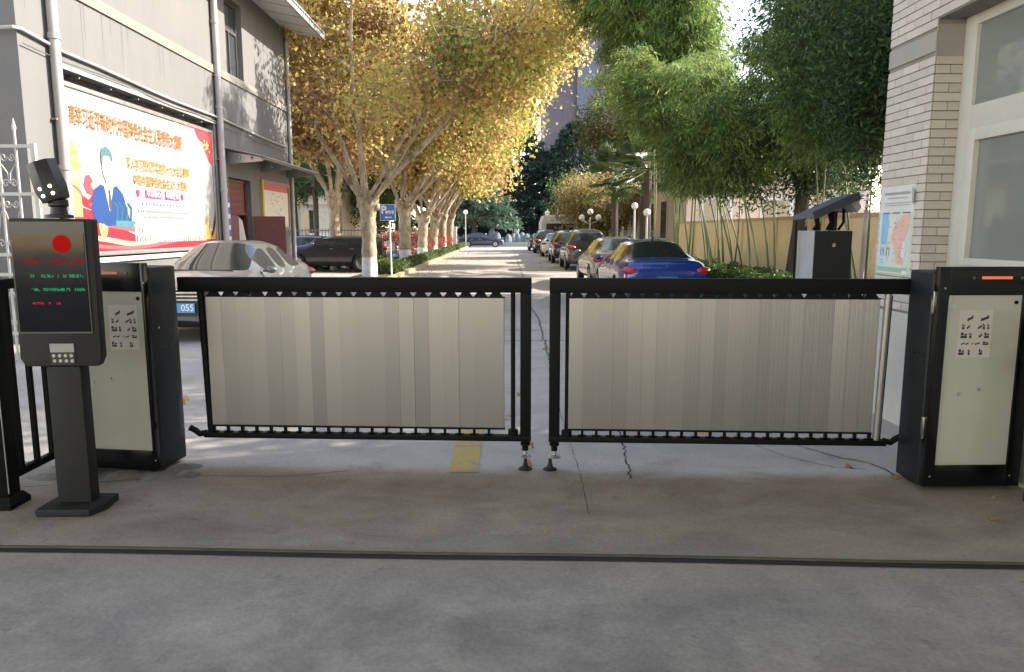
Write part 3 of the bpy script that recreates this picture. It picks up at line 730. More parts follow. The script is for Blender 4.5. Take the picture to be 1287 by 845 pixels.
art('ribbon_fold', cv(lambda u:.115-.05*math.sin(u*5.5)+.02*math.sin(u*11), .0, 1)+cv(lambda u:.085-.055*math.sin(u*5.5)+.02*math.sin(u*11), 1, 0), (.5,.34,.2), 2)
art('ribbon_fold', cv(lambda u:.07-.04*math.sin(u*5)+.0*u, .1, .9)+cv(lambda u:.045-.04*math.sin(u*5), .9, .1), PINK, 2)
art('ribbon_fold', cv(lambda u:.20-.25*(u-.12)**1.2+.01*math.sin(u*25), .13, .4)+cv(lambda u:.165-.25*(u-.12)**1.2, .4, .13), PINK, 2)
def ban(name, pts, col, k=0): return art(name, [(u*.68, v+.02) for u, v in pts], col, k)
ban('banner', [(0,.43),(.05,.41),(.09,.34),(.13,.31),(.17,.35),(.21,.34),(.195,.28),(.14,.25),(.09,.27),(.05,.33),(0,.36)], RED, 2)
ban('banner', [(.10,.40),(.12,.46),(.15,.47),(.175,.43),(.155,.41),(.17,.38),(.21,.40),(.215,.35),(.17,.335),(.12,.35)], (.5,.05,.07), 2)
ban('banner', [(.06,.25),(.12,.235),(.19,.275),(.225,.23),(.17,.18),(.08,.20)], RED, 2)
ban('banner_shine', [(.02,.40),(.06,.385),(.10,.325),(.095,.315),(.05,.365),(.02,.385)], PINK, 3)
ban('banner_shine', [(.13,.28),(.17,.31),(.195,.31),(.17,.285),(.14,.27)], PINK, 3)
# golden column at left
art('column', [(.015,.22),(.012,.62),(.03,.70),(.05,.62),(.055,.22)], LG, 2)
art('column_band', [(.0,.52),(.0,.56),(.065,.56),(.065,.52)], (.55,.3,.08), 3)
art('column_band', [(.005,.60),(.005,.63),(.055,.63),(.055,.60)], (.55,.3,.08), 3)
art('column_band', [(.005,.46),(.0,.50),(.07,.50),(.06,.44)], (.75,.62,.2), 3)
# skyline and wheat at the right
for i in range(34):
    u = .34+i*.0165; h_ = .10+.05*abs(math.sin(i*2.7))+(.05 if i % 5 == 0 else 0)
    art('skyline', [(u,.05),(u,.03+h_),(u+.004,.05+h_),(u+.009,.03+h_),(u+.009,.05)], ((.62,.5,.45) if i % 3 else (.7,.35,.3)), 1.5)
for i in range(9):
    u = .90+i*.010; h_ = .16+.10*math.sin(i*.9+.3)
    art('wheat', [(u-.012,.06),(u-.006+.004*i,.06+h_*.8),(u+.003*i,.08+h_),(u+.008,.06)], GOLD if i % 2 else LG, 2.2)
# emblem disc
for q, (r_, c_, k_) in enumerate(((.030,(.75,.5,.15),3),(.020,(.65,.2,.05),3.5),(.012,(.8,.6,.2),4))):
    art('medallion', [(.155+r_*math.cos(t)*.9*.85, .155+r_*math.sin(t)*2.1) for t in np.linspace(0,2*PI,18)[:-1]], c_, k_)
# flag at top right with generic star
art('flag', [(.84,1),(1,1),(1,.72),(.97,.74),(.945,.80),(.925,.84),(.915,.90),(.88,.91)], (.70,.04,.06), 1)
art('flag', [(.735,.965),(.76,1),(.86,1),(.83,.975),(.79,.955)], (.74,.2,.26), 1)
art('corner_tint', [(.66,1),(.74,.985),(.88,.91),(.90,.87),(.8,.93),(.7,.965)], (.55,.76,.86), .6)
def star(u, v, r_, k): art('star', [(u+(r_ if i % 2 == 0 else r_*.4)*math.sin(i*PI/5)*bh/bw, v+(r_ if i % 2 == 0 else r_*.4)*math.cos(i*PI/5)) for i in range(10)], (.85,.65,.1), k)
star(.955, .88, .045, 2)
for i, (u, v) in enumerate(((.932,.915),(.925,.88),(.935,.845),(.975,.83))): star(u, v, .016, 2)
def man(name, pts, col, k=0): return art(name, [((u-.33)*.80+.20, .20+(v-.23)*.88) for u, v in pts], col, k)
# man in a blue suit, plain face
man('suit', [(.215,.23),(.205,.34),(.225,.45),(.275,.50),(.315,.475),(.345,.475),(.385,.50),(.43,.44),(.455,.32),(.47,.23),(.40,.20),(.30,.19)], (.008,.045,.17), 3)
man('shirt', [(.298,.49),(.325,.30),(.36,.49),(.33,.53)], (.62,.62,.62), 4)
man('tie', [(.322,.46),(.330,.47),(.338,.46),(.342,.34),(.330,.30),(.320,.34)], (.06,.05,.06), 5)
hd = [(.330+.037*math.sin(t), .625+.105*math.cos(t)) for t in np.linspace(0,2*PI,22)[:-1]]
man('face', hd, (.36,.30,.27), 4)
man('neck', [(.313,.50),(.313,.56),(.347,.56),(.347,.50),(.33,.47)], (.32,.26,.23), 3.5)
man('hair', [(.290,.66),(.288,.72),(.300,.765),(.325,.785),(.352,.77),(.368,.74),(.371,.67),(.362,.70),(.345,.715),(.315,.715),(.302,.70),(.297,.64)], (.07,.13,.15), 5)
for sx in (-1,1):
    man('eye', [(.330+sx*.014-.006,.632),(.330+sx*.014,.637),(.330+sx*.014+.006,.632),(.330+sx*.014,.628)], (.08,.07,.07), 5.5)
    man('eyebrow', [(.330+sx*.014-.008,.652),(.330+sx*.014+.008,.652),(.330+sx*.014,.660)], (.12,.10,.1), 5.5)
man('mouth', [(.320,.572),(.340,.572),(.330,.565)], (.35,.12,.12), 5.5)
man('nose', [(.328,.625),(.334,.600),(.325,.600)], (.42,.34,.31), 5.5)
for i in range(4):
    u = .365+i*.035; man('microphone', [(u,.23),(u+.012,.33),(u-.012,.37),(u-.005,.38),(u+.022,.34),(u+.012,.23)], (.02,.10,.12), 5)
man('lectern', [(.36,.19),(.36,.235),(.50,.235),(.515,.22),(.48,.18)], (.05,.16,.2), 5)
for i, (u, v) in enumerate(((.10,.93),(.12,.935),(.16,.925),(.175,.92),(.185,.925))): art('dove', [(u,v),(u+.01,v+.012),(u+.018,v+.002),(u+.01,v-.008)], (.5,.6,.6), 1)
BM = lambda u, v: frame(bp(u, v, 8.5), (0,1,0), (0,0,1))
text('headline', '高举习近平新时代中国特色社会主义思想伟大旗帜', .34, flat((.30,.10,.015), .5), BM(.375,.83), bb, .70*bw, .005)
text('subheading', '深入学习贯彻落实党的十九大会议精神', .24, flat((.36,.17,.03), .5), BM(.545,.60), bb, .46*bw, .004)
text('subheading', '夺取中国特色社会主义伟大胜利', .22, flat((.36,.15,.02), .5), BM(.55,.49), bb, .40*bw, .004)
CRIM = (.50,.03,.12)
for u0, u1, s_ in ((.425,.535,'不忘初心'),(.565,.675,'牢记使命')):
    art('slogan_box', [(u0,.375),(u1,.375),(u1,.435),(u0,.435)], CRIM, 2)
    text('slogan', s_, .13, flat((.8,.8,.8)), BM((u0+u1)/2,.405), bb, (u1-u0)*bw*.9, .002)
for u in (.375,.70):
    art('heart', [(u+.018*bh/bw*1.2*math.sin(t)**3*1.1, .405+.03*(math.cos(t)-.35*math.cos(2*t)-.15*math.cos(3*t))) for t in np.linspace(0,2*PI,20)[:-1]], CRIM, 2)
for v, n_, u0, u1 in ((.335,12,.40,.70),(.28,22,.37,.73),(.24,18,.41,.71)):
    rs_ = random.Random(int(v*1000)); u = u0; mb = MB()
    while u < u1:
        w_ = (u1-u0)/n_*rs_.uniform(.4,.8)
        mb.add([bp(u,v-.009,8.5),bp(u+w_,v-.009,8.5),bp(u+w_,v+.009,8.5),bp(u,v+.009,8.5)], [(0,1,2,3)]); u += (u1-u0)/n_
    mb.build('small_print', flat((.3,.3,.32)), bb)['kind'] = 'stuff'

# ---- doorway, canopy, notice board
d = thing('entrance_door', 'red panelled double door of the grey building with one leaf swung open', 'door', (X, 19.1, 0))
MB().box(X-.26,X-.24,18.3,19.85,0,2.93).build('doorway_shade', flat((.04,.035,.035),.8), d)
MB().box(X-.2,X-.1,18.32,19.83,2.05,2.12).build('lintel', REDDOOR, d)
tr_ = MB(); tr_.box(X-.2,X-.12,18.32,18.4,0,2.93); tr_.box(X-.2,X-.12,19.75,19.83,0,2.93); tr_.box(X-.2,X-.12,18.4,19.75,2.86,2.93); tr_.build('door_frame', REDDOOR, d)
MB().box(X-.18,X-.15,18.4,19.75,2.12,2.86).build('transom_panel', mat('dark_red',(.16,.04,.035),.5), d)
for i in range(4): MB().box(X-.15,X-.13,18.45,19.7,2.2+i*.17,2.2+i*.17+.09).build('transom_slat', REDDOOR, d)
lf = MB().obox((X-.02,18.5,1.03), (.05,.42,2.0), (0,0,R(-14))).build('door_leaf', REDDOOR, d)
lf = MB().obox((X+.42,19.95,1.03), (.82,.05,2.0), (0,0,R(18))).build('door_leaf', REDDOOR, d)
rb = MB()
for i in range(5): rb.obox((X+.1+i*.16,19.86+i*.05,1.03),(.06,.04,1.85),(0,0,R(18)))
rb.build('panel', mat('red_panel',(.36,.06,.045),.45), lf)
gl = MB(); gl.poly([(X+.03,18.75,.2),(X+.03,18.75,1.98),(X+.03,19.0,1.9),(X+.03,19.55,.6),(X+.03,19.55,.2)], (.01,0,0)); gl.build('curtain', mat('thin_curtain',(.5,.48,.46),.4), d)
cn = thing('door_canopy', 'flat glass door canopy on steel arms above the red door', 'canopy', (X, 20.8, 3.4))
CG = mat('dusty_polycarbonate', (.42,.42,.40), .3, var=.15, dirt=.2)
MB().poly([(X+.01,18.1,3.62),(X+.95,18.1,3.42),(X+.95,18.1,3.435),(X+.01,18.1,3.635)], (0,5.3,0)).build('canopy_sheet', CG, cn)
for y_ in (18.3,20.8,23.2):
    MB().poly([(X+.01,y_,3.25),(X+.85,y_,3.33),(X+.92,y_,3.40),(X+.01,y_,3.56)], (0,.03,0)).build('canopy_arm', STEEL, cn)
for y_ in (18.3,20.8): 
    for q in range(2): MB().sphere((X+.3+q*.3,y_-.02,3.40), .035, 8, 6).build('bolt', CHROME, cn)
MB().box(X+.88,X+.93,18.1,23.4,3.36,3.415).build('canopy_beam', flat((.12,.11,.1)), cn)
nb_ = thing('notice_board', 'framed notice board with red header and yellow left edge beside the red door', 'notice board', (X, 21.9, 2.3))
YELF = flat((.50,.38,.05)); BRF = flat((.28,.17,.13))
MB().box(X+.002,X+.07,20.6,20.72,1.7,3.05).build('frame', YELF, nb_); MB().box(X+.002,X+.07,23.05,23.15,1.7,3.05).build('frame', BRF, nb_)
MB().box(X+.002,X+.07,20.72,23.05,2.95,3.05).build('frame', BRF, nb_); MB().box(X+.002,X+.09,20.72,23.05,1.66,1.76).build('frame', flat((.2,.19,.15)), nb_)
MB().box(X+.002,X+.03,20.72,23.05,1.76,2.95).build('sheet', flat((.62,.58,.48)), nb_)
MB().box(X+.031,X+.034,20.74,23.03,2.78,2.94).build('header', flat((.5,.1,.06)), nb_)
mb = MB(); rs_ = random.Random(3)
for i in range(26):
    y_ = 21.3+rs_.uniform(0,1.2); z_ = 1.9+rs_.uniform(0,.8); mb.box(X+.031,X+.034,y_,y_+rs_.uniform(.05,.15),z_,z_+.025)
mb.build('print', flat((.3,.3,.28)), nb_)
MB().box(X+.002,X+.01,21.6,22.4,1.25,1.55).build('pasted_notice', flat((.7,.7,.72)), nb_)
vs_s = thing('blue_wall_sign', 'narrow blue and white vertical sign by the drainpipe left of the red door', 'sign', (X, 18.1, 1.7))
MB().box(X+.002,X+.03,18.0,18.24,1.2,2.45).build('plate', flat((.07,.11,.42)), vs_s)
for i in range(4): MB().box(X+.031,X+.034,18.03,18.20,1.4+i*.27,1.4+i*.27+.11).build('mark', flat((.7,.7,.75)), vs_s)

# ================================================================== WHITE ORNATE GATE (left)
GWH = mat('weathered_white_paint', (.46,.45,.43), .5, var=.08, dirt=.2)
wg = thing('ornate_iron_gate', 'white wrought-iron gate with spear tips and scrolls at the left edge', 'gate', (-6.9, 9.3, 0), R(0))
def wx(x): return x
x0g, x1g = -8.4, -5.83
mb = MB(); mb.obox((x1g,9.3,1.36),(.05,.05,2.7)); mb.build('stile', GWH, wg)
for z_ in (.35,1.1,1.35,2.1,2.68): MB().obox(((x0g+x1g)/2,9.3,z_),(x1g-x0g-.05,.035,.04)).build('rail', GWH, wg)
bpz = None
for i in range(11):
    x_ = x1g-.22-i*.22; m_ = MB().obox((x_,9.3,1.45),(.022,.022,2.9)); m_.tube([(x_,9.3,2.84),(x_,9.3,2.9),(x_,9.3,3.02)],[.014,.03,.002],6)
    m_.build('bar', GWH, wg)
for i in range(10):
    for (za, zb) in ((1.4,2.07),(2.14,2.64),(.4,1.06)):
        mb = MB(); xc = x1g-.33-i*.22; q = []
        for sgn in (-1,1):
            pts = []
            for t in np.linspace(0,1,14):
                ang = t*2.4*PI; r_ = .045*(1-.75*t); pts.append((xc+sgn*(.05+(-r_*math.cos(ang))*1.0), 9.3, za+.09+r_*math.sin(ang)*1.2))
            mb.tube(pts, .008, 4)
            mb.tube([(xc+sgn*.005,9.3,za+.09),(xc+sgn*.02,9.3,za+.22),(xc+sgn*.085,9.3,zb-.18)], .008, 4)
            pts = [(p[0], p[1], za+zb-p[2]) for p in pts]; mb.tube(pts, .008, 4)
        mb.build('scroll', GWH, wg)

# ================================================================== GATEHOUSE (right)
gh = thing('gatehouse', 'gatehouse on the right clad in pale brick tiles with a large white-framed window', 'building', (3.8, 4.5, 0))
XR = 3.35; YC = 5.95; YF = 6.66
CORE = mat('mortar', (.22,.205,.185), .9, var=.15, scale=8)
BRK = None
def brick_mat():
    m, n, l, b = newmat('pale_brick_tile'); inf = n.new('ShaderNodeObjectInfo'); v = objco(n, l)
    c = ramp(n, l, inf.outputs['Random'], 0, 1, (.46,.43,.39), (.55,.515,.47))
    c = mixc(n, l, .3, c, ramp(n, l, noise(n, l, 12, 6, .7, v), .3, .7, (.7,.68,.65), (1.1,1.1,1.1)), 'MULTIPLY')
    l.new(c, b.inputs['Base Color']); b.inputs['Roughness'].default_value = .6
    bpn = n.new('ShaderNodeBump'); bpn.inputs['Strength'].default_value = .3; bpn.inputs['Distance'].default_value = .004
    l.new(noise(n, l, 60, 4, .6, v), bpn.inputs['Height']); l.new(bpn.outputs[0], b.inputs['Normal']); return m
BRK = brick_mat()
mb = MB(); mb.box(XR+.012,XR+.24,YC+.012,YF,0,6.0)              # pier
mb.box(XR+.012,XR+.24,-2,YC+.012,3.28,6.0)                         # header over the window
mb.box(XR+.012,XR+.24,-2,YC+.012,0,1.30)                           # sill wall
mb.box(XR+.24,XR+3.6,YF-.24,YF,0,6.0)
mb.build('wall', CORE, gh)
MB().box(XR-.012,XR+.010,YC+.0,YF+.012,0,.96).build('plinth', PLINTH, gh)
mb = MB(); mb.box(XR-.012,XR+.010,-2,YC,0,1.30); mb.build('lower_wall', PLINTH, gh)
BAND = mat('grey_tile_band', (.30,.285,.265), .6, var=.06)
MB().box(XR-.001,XR+.010,YC+.002,YF,3.04,3.19).build('grey_band', BAND, gh)
MB().box(XR+.004,XR+.24,YC-.002,YC+.010,3.0,3.24).build('grey_band', BAND, gh)
bw_ = .235
def brick_data(L):
    m_ = MB().box(-.005,.006,-L/2,L/2,-.0315,.0315); return m_
bp_full = None; cache = {}
def put_brick(side, c, L, z):
    key = (side, round(L,3))
    if key not in cache:
        m_ = MB().box(-.006,.006,-L/2,L/2,-.0315,.0315) if side == 'x' else MB().box(-L/2,L/2,-.006,.006,-.0315,.0315)
        o = m_.build('brick', BRK, gh, world=False, bevel=.0025, seg=1); cache[key] = o
    else: o = share(cache[key], 'brick', gh)
    j = random.uniform(-.0012,.0012)
    wpos = (XR+.006+j, c, z) if side == 'x' else (c, YC+.006+j, z)
    o.location = Vector(wpos)-gh.location
nrow = int((5.0-.98)/.07)
for r_ in range(nrow):
    z = .98+.0325+r_*.07
    if 3.0 < z < 3.22 and True:
        inband = True
    else: inband = False
    off = (r_ % 2)*.12
    if not inband:
        y1 = YF; first = True
        y = YF-(.12 if r_ % 2 else .235)
        edges = [YF]
        while edges[-1] > YC+.02:
            L = .115 if (len(edges) == 1 and r_ % 2) else .235
            nx = max(YC, edges[-1]-L-.008) if z < 3.28 else edges[-1]-L-.008
            edges.append(nx)
            if z >= 3.28 and nx < (4.9 if z < 3.8 else 5.6): break
        if z >= 3.28:
            while edges[-1] > (4.95 if z < 3.85 else 5.6): edges.append(edges[-1]-.243)
        for a_, b_ in zip(edges, edges[1:]):
            L = a_-b_-.005
            if L > .03: put_brick('x', (a_+b_)/2, L, z)
    if z < 3.0:
        xs_ = [XR+.013, XR+.013+(.115 if r_ % 2 else .235), XR+.245]
        for a_, b_ in zip(xs_, xs_[1:]):
            L = b_-a_-.005
            if L > .03: put_brick('y', (a_+b_)/2, L, z)
# window frame plane at x=3.6
XW = 3.6
PVC = mat('white_upvc', (.52,.51,.47), .4, var=.04, dirt=.1)
wf = MB(); wf.box(XW-.03,XW+.05,5.80,YC,1.30,3.28); wf.box(XW-.03,XW+.05,-2,5.80,3.2,3.28); wf.box(XW-.035,XW+.05,-2,5.80,2.42,2.60); wf.box(XW-.03,XW+.05,-2,5.80,1.30,1.38); wf.box(XW-.03,XW+.05,4.76,4.86,1.38,2.42); wf.box(XW-.03,XW+.05,4.76,4.86,2.60,3.2)
wfo = wf.build('window', PVC, gh, bevel=.006)
wf = MB(); wf.box(XW-.045,XW+.02,5.70,5.80,1.38,2.42); wf.box(XW-.045,XW+.02,4.86,5.70,2.33,2.42); wf.box(XW-.045,XW+.02,4.86,5.70,1.38,1.44); wf.build('sash', PVC, wfo, bevel=.005)
def glass_mat():
    m, n, l, b = newmat('window_glass')
    b.inputs['Base Color'].default_value = (.55,.62,.6,1); b.inputs['Roughness'].default_value = .03
    tr = n.new('ShaderNodeBsdfTransparent'); tr.inputs[0].default_value = (.62,.68,.66,1)
    gg = n.new('ShaderNodeBsdfGlossy'); gg.inputs['Roughness'].default_value = .03
    fr = n.new('ShaderNodeFresnel'); fr.inputs[0].default_value = 2.6
    mx = n.new('ShaderNodeMixShader'); l.new(fr.outputs[0], mx.inputs[0]); l.new(tr.outputs[0], mx.inputs[1]); l.new(gg.outputs[0], mx.inputs[2])
    df = n.new('ShaderNodeBsdfDiffuse'); df.inputs[0].default_value = (.42,.46,.43,1)
    m2 = n.new('ShaderNodeMixShader'); m2.inputs[0].default_value = .38; l.new(mx.outputs[0], m2.inputs[1]); l.new(df.outputs[0], m2.inputs[2])
    l.new(m2.outputs[0], n['Material Output'].inputs[0]); return m
GL = glass_mat()
for (y0,y1,z0,z1) in ((4.86,5.70,1.44,2.33),(4.86,5.80,2.60,3.2),(-2,4.76,1.38,2.42),(-2,4.76,2.60,3.2)):
    MB().box(XW+.0,XW+.008,y0,y1,z0,z1).build('pane', GL, wfo)
# room behind the glass
RW = mat('office_wall', (.5,.52,.5), .8)
rm = MB(); rm.box(XR+3.5,XR+3.6,-2,YF-.24,0,4.2); rm.box(XR+.24,XR+3.5,-2.1,-2,0,4.2); rm.box(XR+.24,XR+3.5,-2,YF-.24,3.4,3.45); rm.box(XR+.24,XR+3.5,-2,YF-.24,.3,.35); rm.build('room', RW, gh)
dk = thing('office_desk', 'white desk seen through the lower pane of the gatehouse window', 'desk', (4.6,5.6,.35))
MB().box(4.25,5.4,5.45,6.1,1.02,1.06).build('desk_top', WHITEM, dk); MB().box(4.25,4.29,5.45,6.1,.35,1.02).build('desk_side', WHITEM, dk); MB().box(4.29,5.36,5.5,5.53,.5,1.02).build('desk_panel', flat((.05,.06,.06)), dk)
mo = thing('monitor', 'flat monitor on the white desk inside the gatehouse', 'monitor', (4.8,5.8,1.06))
MB().obox((4.8,5.8,1.42),(.5,.03,.32)).build('screen', flat((.25,.27,.26)), mo); MB().obox((4.8,5.83,1.2),(.05,.03,.28)).build('stand', BLACK, mo)
cu = thing('curtain', 'dark grey curtain hanging inside the gatehouse window beside the pier', 'curtain', (3.8,5.8,.4))
mb = MB()
for i in range(9): mb.add([(3.78+.03*(i%2),5.93-i*.035,1.0),(3.78+.03*((i+1)%2),5.93-(i+1)*.035,1.0),(3.78+.03*((i+1)%2),5.93-(i+1)*.035,2.6),(3.78+.03*(i%2),5.93-i*.035,2.6)],[(0,1,2,3)])
mb.build('cloth', mat('curtain_cloth',(.10,.11,.105),.9), cu)

# unseen canopy roof over the camera, shaped to shade the foreground
cp = thing('entrance_canopy', 'unseen flat concrete canopy over the entrance, shaped to shade the foreground', 'canopy', (-2,-2,0))
MB().box(-9,6.9,-16,5.2,6.0,6.3).build('roof_slab', mat('canopy_concrete',(.5,.49,.47),.85), cp)
for x_ in (-8.6,): 
    for y_ in (-5,3): MB().box(x_-.2,x_+.2,y_-.2,y_+.2,0,6.0).build('column', CONC_GREY, cp)

# poster on the pier
po = thing('wall_poster', 'map-like poster with blue and red columns pasted on the tiled pier', 'poster', (XR,6.35,1.6))
py0, py1, pz0, pz1 = 6.62, 6.08, 1.28, 2.03     # py0 = left edge as seen
def pq(u, v, k=0): return (XR-.004-.0012*k, py0+(py1-py0)*u, pz0+(pz1-pz0)*v)
def part(nm_, pts, col, k=0):
    mb = MB(); mb.add([pq(u,v,k) for u,v in pts], [tuple(range(len(pts)))]); return mb.build(nm_, flat(col,.4), po)
MB().box(XR-.003,XR+.001,py1,py0,pz0,pz1).build('sheet', flat((.60,.62,.60),.35), po)
part('map_area', [(.03,.07),(.97,.07),(.97,.70),(.03,.70)], (.55,.60,.56), 1)
part('blue_column', [(.08,.33),(.26,.33),(.30,.52),(.27,.69),(.08,.69)], (.22,.45,.72), 2)
part('pale_column', [(.05,.09),(.30,.09),(.28,.33),(.07,.33)], (.45,.58,.68), 2)
part('red_region', [(.40,.40),(.50,.30),(.62,.12),(.80,.10),(.78,.35),(.92,.55),(.93,.68),(.70,.66),(.52,.56)], (.66,.42,.36), 2)
part('cream_region', [(.32,.30),(.42,.34),(.40,.45),(.52,.60),(.50,.66),(.33,.6)], (.64,.62,.48), 2)
part('white_region', [(.72,.20),(.84,.18),(.86,.36),(.76,.38)], (.66,.62,.66), 3)
part('green_footer', [(.03,.02),(.93,.02),(.93,.075),(.03,.075)], (.25,.47,.36), 2)
part('badge', [(.80,.0),(.95,.0),(.95,.045),(.80,.045)], (.72,.72,.7), 3)
for q in range(3): part('rule', [(.10+.3*q,.685),(.32+.3*q,.685),(.32+.3*q,.70),(.10+.3*q,.70)], (.12,.15,.2), 3)
mb = MB(); rs_ = random.Random(8)
for i in range(44):
    u = rs_.choice((.10,.28,.46,.66))+rs_.uniform(0,.08); v = rs_.uniform(.1,.6); mb.add([pq(u,v,4),pq(u+.035,v,4),pq(u+.035,v+.008,4),pq(u,v+.008,4)],[(0,1,2,3)])
for u in (.10,.28): mb.add([pq(u,.2,4),pq(u+.02,.2,4),pq(u+.02,.30,4),pq(u,.30,4)],[(0,1,2,3)]); mb.add([pq(u+.08,.2,4),pq(u+.1,.2,4),pq(u+.1,.30,4),pq(u+.08,.30,4)],[(0,1,2,3)])
mb.build('print', flat((.2,.25,.32)), po)
text('title', '疫情防控宣传', .07, flat((.28,.26,.28)), frame(pq(.48,.93,4),(0,-1,0),(0,0,1)), po, .36, .001) if False else None
mb = MB()
for r_, (u0, u1, v, h_) in enumerate(((.12,.86,.90,.028),(.22,.80,.855,.014),(.15,.9,.80,.012),(.15,.88,.775,.010))):
    u = u0
    while u < u1: w_ = h_*.8; mb.add([pq(u,v,4),pq(u+w_*1.3,v,4),pq(u+w_*1.3,v+h_,4),pq(u,v+h_,4)],[(0,1,2,3)]); u += w_*1.9
mb.build('title_print', flat((.34,.34,.36)), po)
MB().add([pq(.93,.98,6),pq(1.03,.93,14),pq(1.03,.78,14),pq(.95,.80,6)],[(0,1,2,3)]).build('curled_corner', flat((.35,.36,.34)), po)

# ================================================================== SWING BARRIER LEAVES
slat_mesh = None
def make_slat():
    W_ = .1165; n_ = 4; H0, H1 = .298, 1.198; front = []; 
    for i in range(n_+1):
        x = -W_/2+.0045+(W_-.009)*i/n_
        front.append((x, -.0105)); 
        if i < n_: front += [(x+(W_-.007)/n_*.12, -.0108), (x+(W_-.007)/n_*.88, -.0108)]
    ring = [(-W_/2+.0016,-.003)]+front+[(W_/2-.0016,-.003)]+[(W_/2-.0016,.010),(-W_/2+.0016,.010)]
    mb = MB(); mb.poly([(p[0],p[1],H0) for p in ring], (0,0,H1-H0)); return mb
def leaf(name, label, hx, hy, sgn, L, nsl, ps, pe):
    t = thing(name, label, 'barrier gate', (hx,hy,0), R(-2.95), 'swing barrier leaves across the entrance')
    def bx(x0,x1,y0,y1,z0,z1): 
        a_, b_ = sorted((sgn*x0, sgn*x1)); return MB().box(a_,b_,y0,y1,z0,z1)
    bx(-.03,L,-.035,.035,1.236,1.335).build('top_rail', BLACK, t, world=False, bevel=.004)
    bx(.09,L,-.03,.03,.205,.243).build('bottom_rail', BLACK, t, world=False, bevel=.004)
    bx(L-.075,L-.001,-.034,.034,.243,1.236).build('end_stile', BLACK, t, world=False, bevel=.004)
    m_ = MB(); m_.tube([(sgn*(L-.125),0,.243),(sgn*(L-.125),0,1.236)], .0155, 10)
    m_.tube([(sgn*(L-.125),0,.243),(sgn*(L-.125),0,.285)], .035, 10); m_.build('inner_rod', BLACK, t, world=False, smooth=True)
    m_ = MB(); m_.tube([(sgn*.135,0,.243),(sgn*.115,0,1.236)] if sgn > 0 else [(-.15,0,.243),(-.135,0,1.236)], .024 if sgn > 0 else .022, 12)
    m_.build('hinge_rod', BLACK if sgn > 0 else SILVT, t, world=False, smooth=True)
    if sgn < 0: 
        MB().tube([(-.128,.02,.243),(-.112,.02,1.225)], .017, 10).build('hinge_rod', BLACK, t, world=False)
    bx(ps-.01,pe+.01,-.014,.014,.284,.296).build('lower_carrier', BLACK, t, world=False)
    bx(ps-.01,pe+.01,-.014,.014,1.2,1.207).build('upper_carrier', BLACK, t, world=False)
    pitch_ = (pe-ps)/nsl; rs_ = random.Random(hash(name) % 97 if False else nsl)
    proto = None; protb = None; protc = None; prott = None
    for i in range(nsl):
        xc = sgn*(ps+(i+.5)*pitch_)
        ang = rs_.uniform(-.03,.03)+(.06 if (i in (0,1,2)) else 0)*(1 if sgn > 0 else -1)
        if proto is None:
            proto = make_slat().build('slat', SLATM, t, world=False); 
            protb = MB().box(-.009,.009,-.012,.012,.243,.284).box(-.030,.030,-.012,.012,.243,.251).build('lower_bracket', BLACK, t, world=False)
            prott = MB().add([(-.045,-.012,1.207),(.045,-.012,1.207),(.024,-.012,1.237),(-.024,-.012,1.237),(-.045,.012,1.207),(.045,.012,1.207),(.024,.012,1.237),(-.024,.012,1.237)],[(0,1,2,3),(7,6,5,4),(0,4,5,1),(3,2,6,7),(1,5,6,2),(0,3,7,4)]).build('upper_bracket', BLACK, t, world=False)
            o, q, u = proto, protb, prott
        else: o = share(proto, 'slat', t); q = share(protb, 'lower_bracket', t); u = share(prott, 'upper_bracket', t)
        o.location = (xc, rs_.uniform(-.001,.001), 0); o.rotation_euler = (0,0,ang); q.location = (xc-sgn*pitch_/2, 0, 0); u.location = (xc, 0, 0)
    # foot caster under the free end
    m_ = MB().lathe([(.022,0),(.022,.03),(.034,.04),(.034,.055),(.018,.06),(.018,.075)], (sgn*(L-.04),0,.137), 14); m_.build('foot_stem', BLACK, t, world=False, smooth=True)
    m_ = MB().lathe([(.045,0),(.04,.008),(.014,.02),(.012,.05)], (sgn*(L-.04),0,.09), 14); m_.build('foot_flange', STEEL, t, world=False, smooth=True)
    # hinge hook at lower corner
    m_ = MB().tube([(sgn*.10,0,.235),(sgn*.05,0,.225),(sgn*.02,0,.25),(sgn*-.02,0,.27)], .022, 8); m_.build('hinge_hook', BLACK, t, world=False, smooth=True)
    return t
lg = leaf('barrier_leaf', 'left black-framed barrier leaf filled with ribbed aluminium slats', -2.225, 5.054, 1, 2.395, 20, .155, 2.205)
rg = leaf('barrier_leaf', 'right black-framed barrier leaf filled with ribbed aluminium slats', 2.655, 4.80, -1, 2.37, 21, .195, 2.235)
for i, (x, y, lab) in enumerate(((.128,4.93,'left small black cone-shaped floor stop under the left leaf end'),(.300,4.92,'right small black cone-shaped floor stop under the right leaf end'))):
    t = MB().lathe([(.05,0),(.046,.006),(.022,.018),(.014,.045),(.011,.085)], (x,y,.002), 14).build('floor_stop', RUBBER, smooth=True)
    tag(t, lab, 'floor stop', 'floor stops between the barrier leaves')

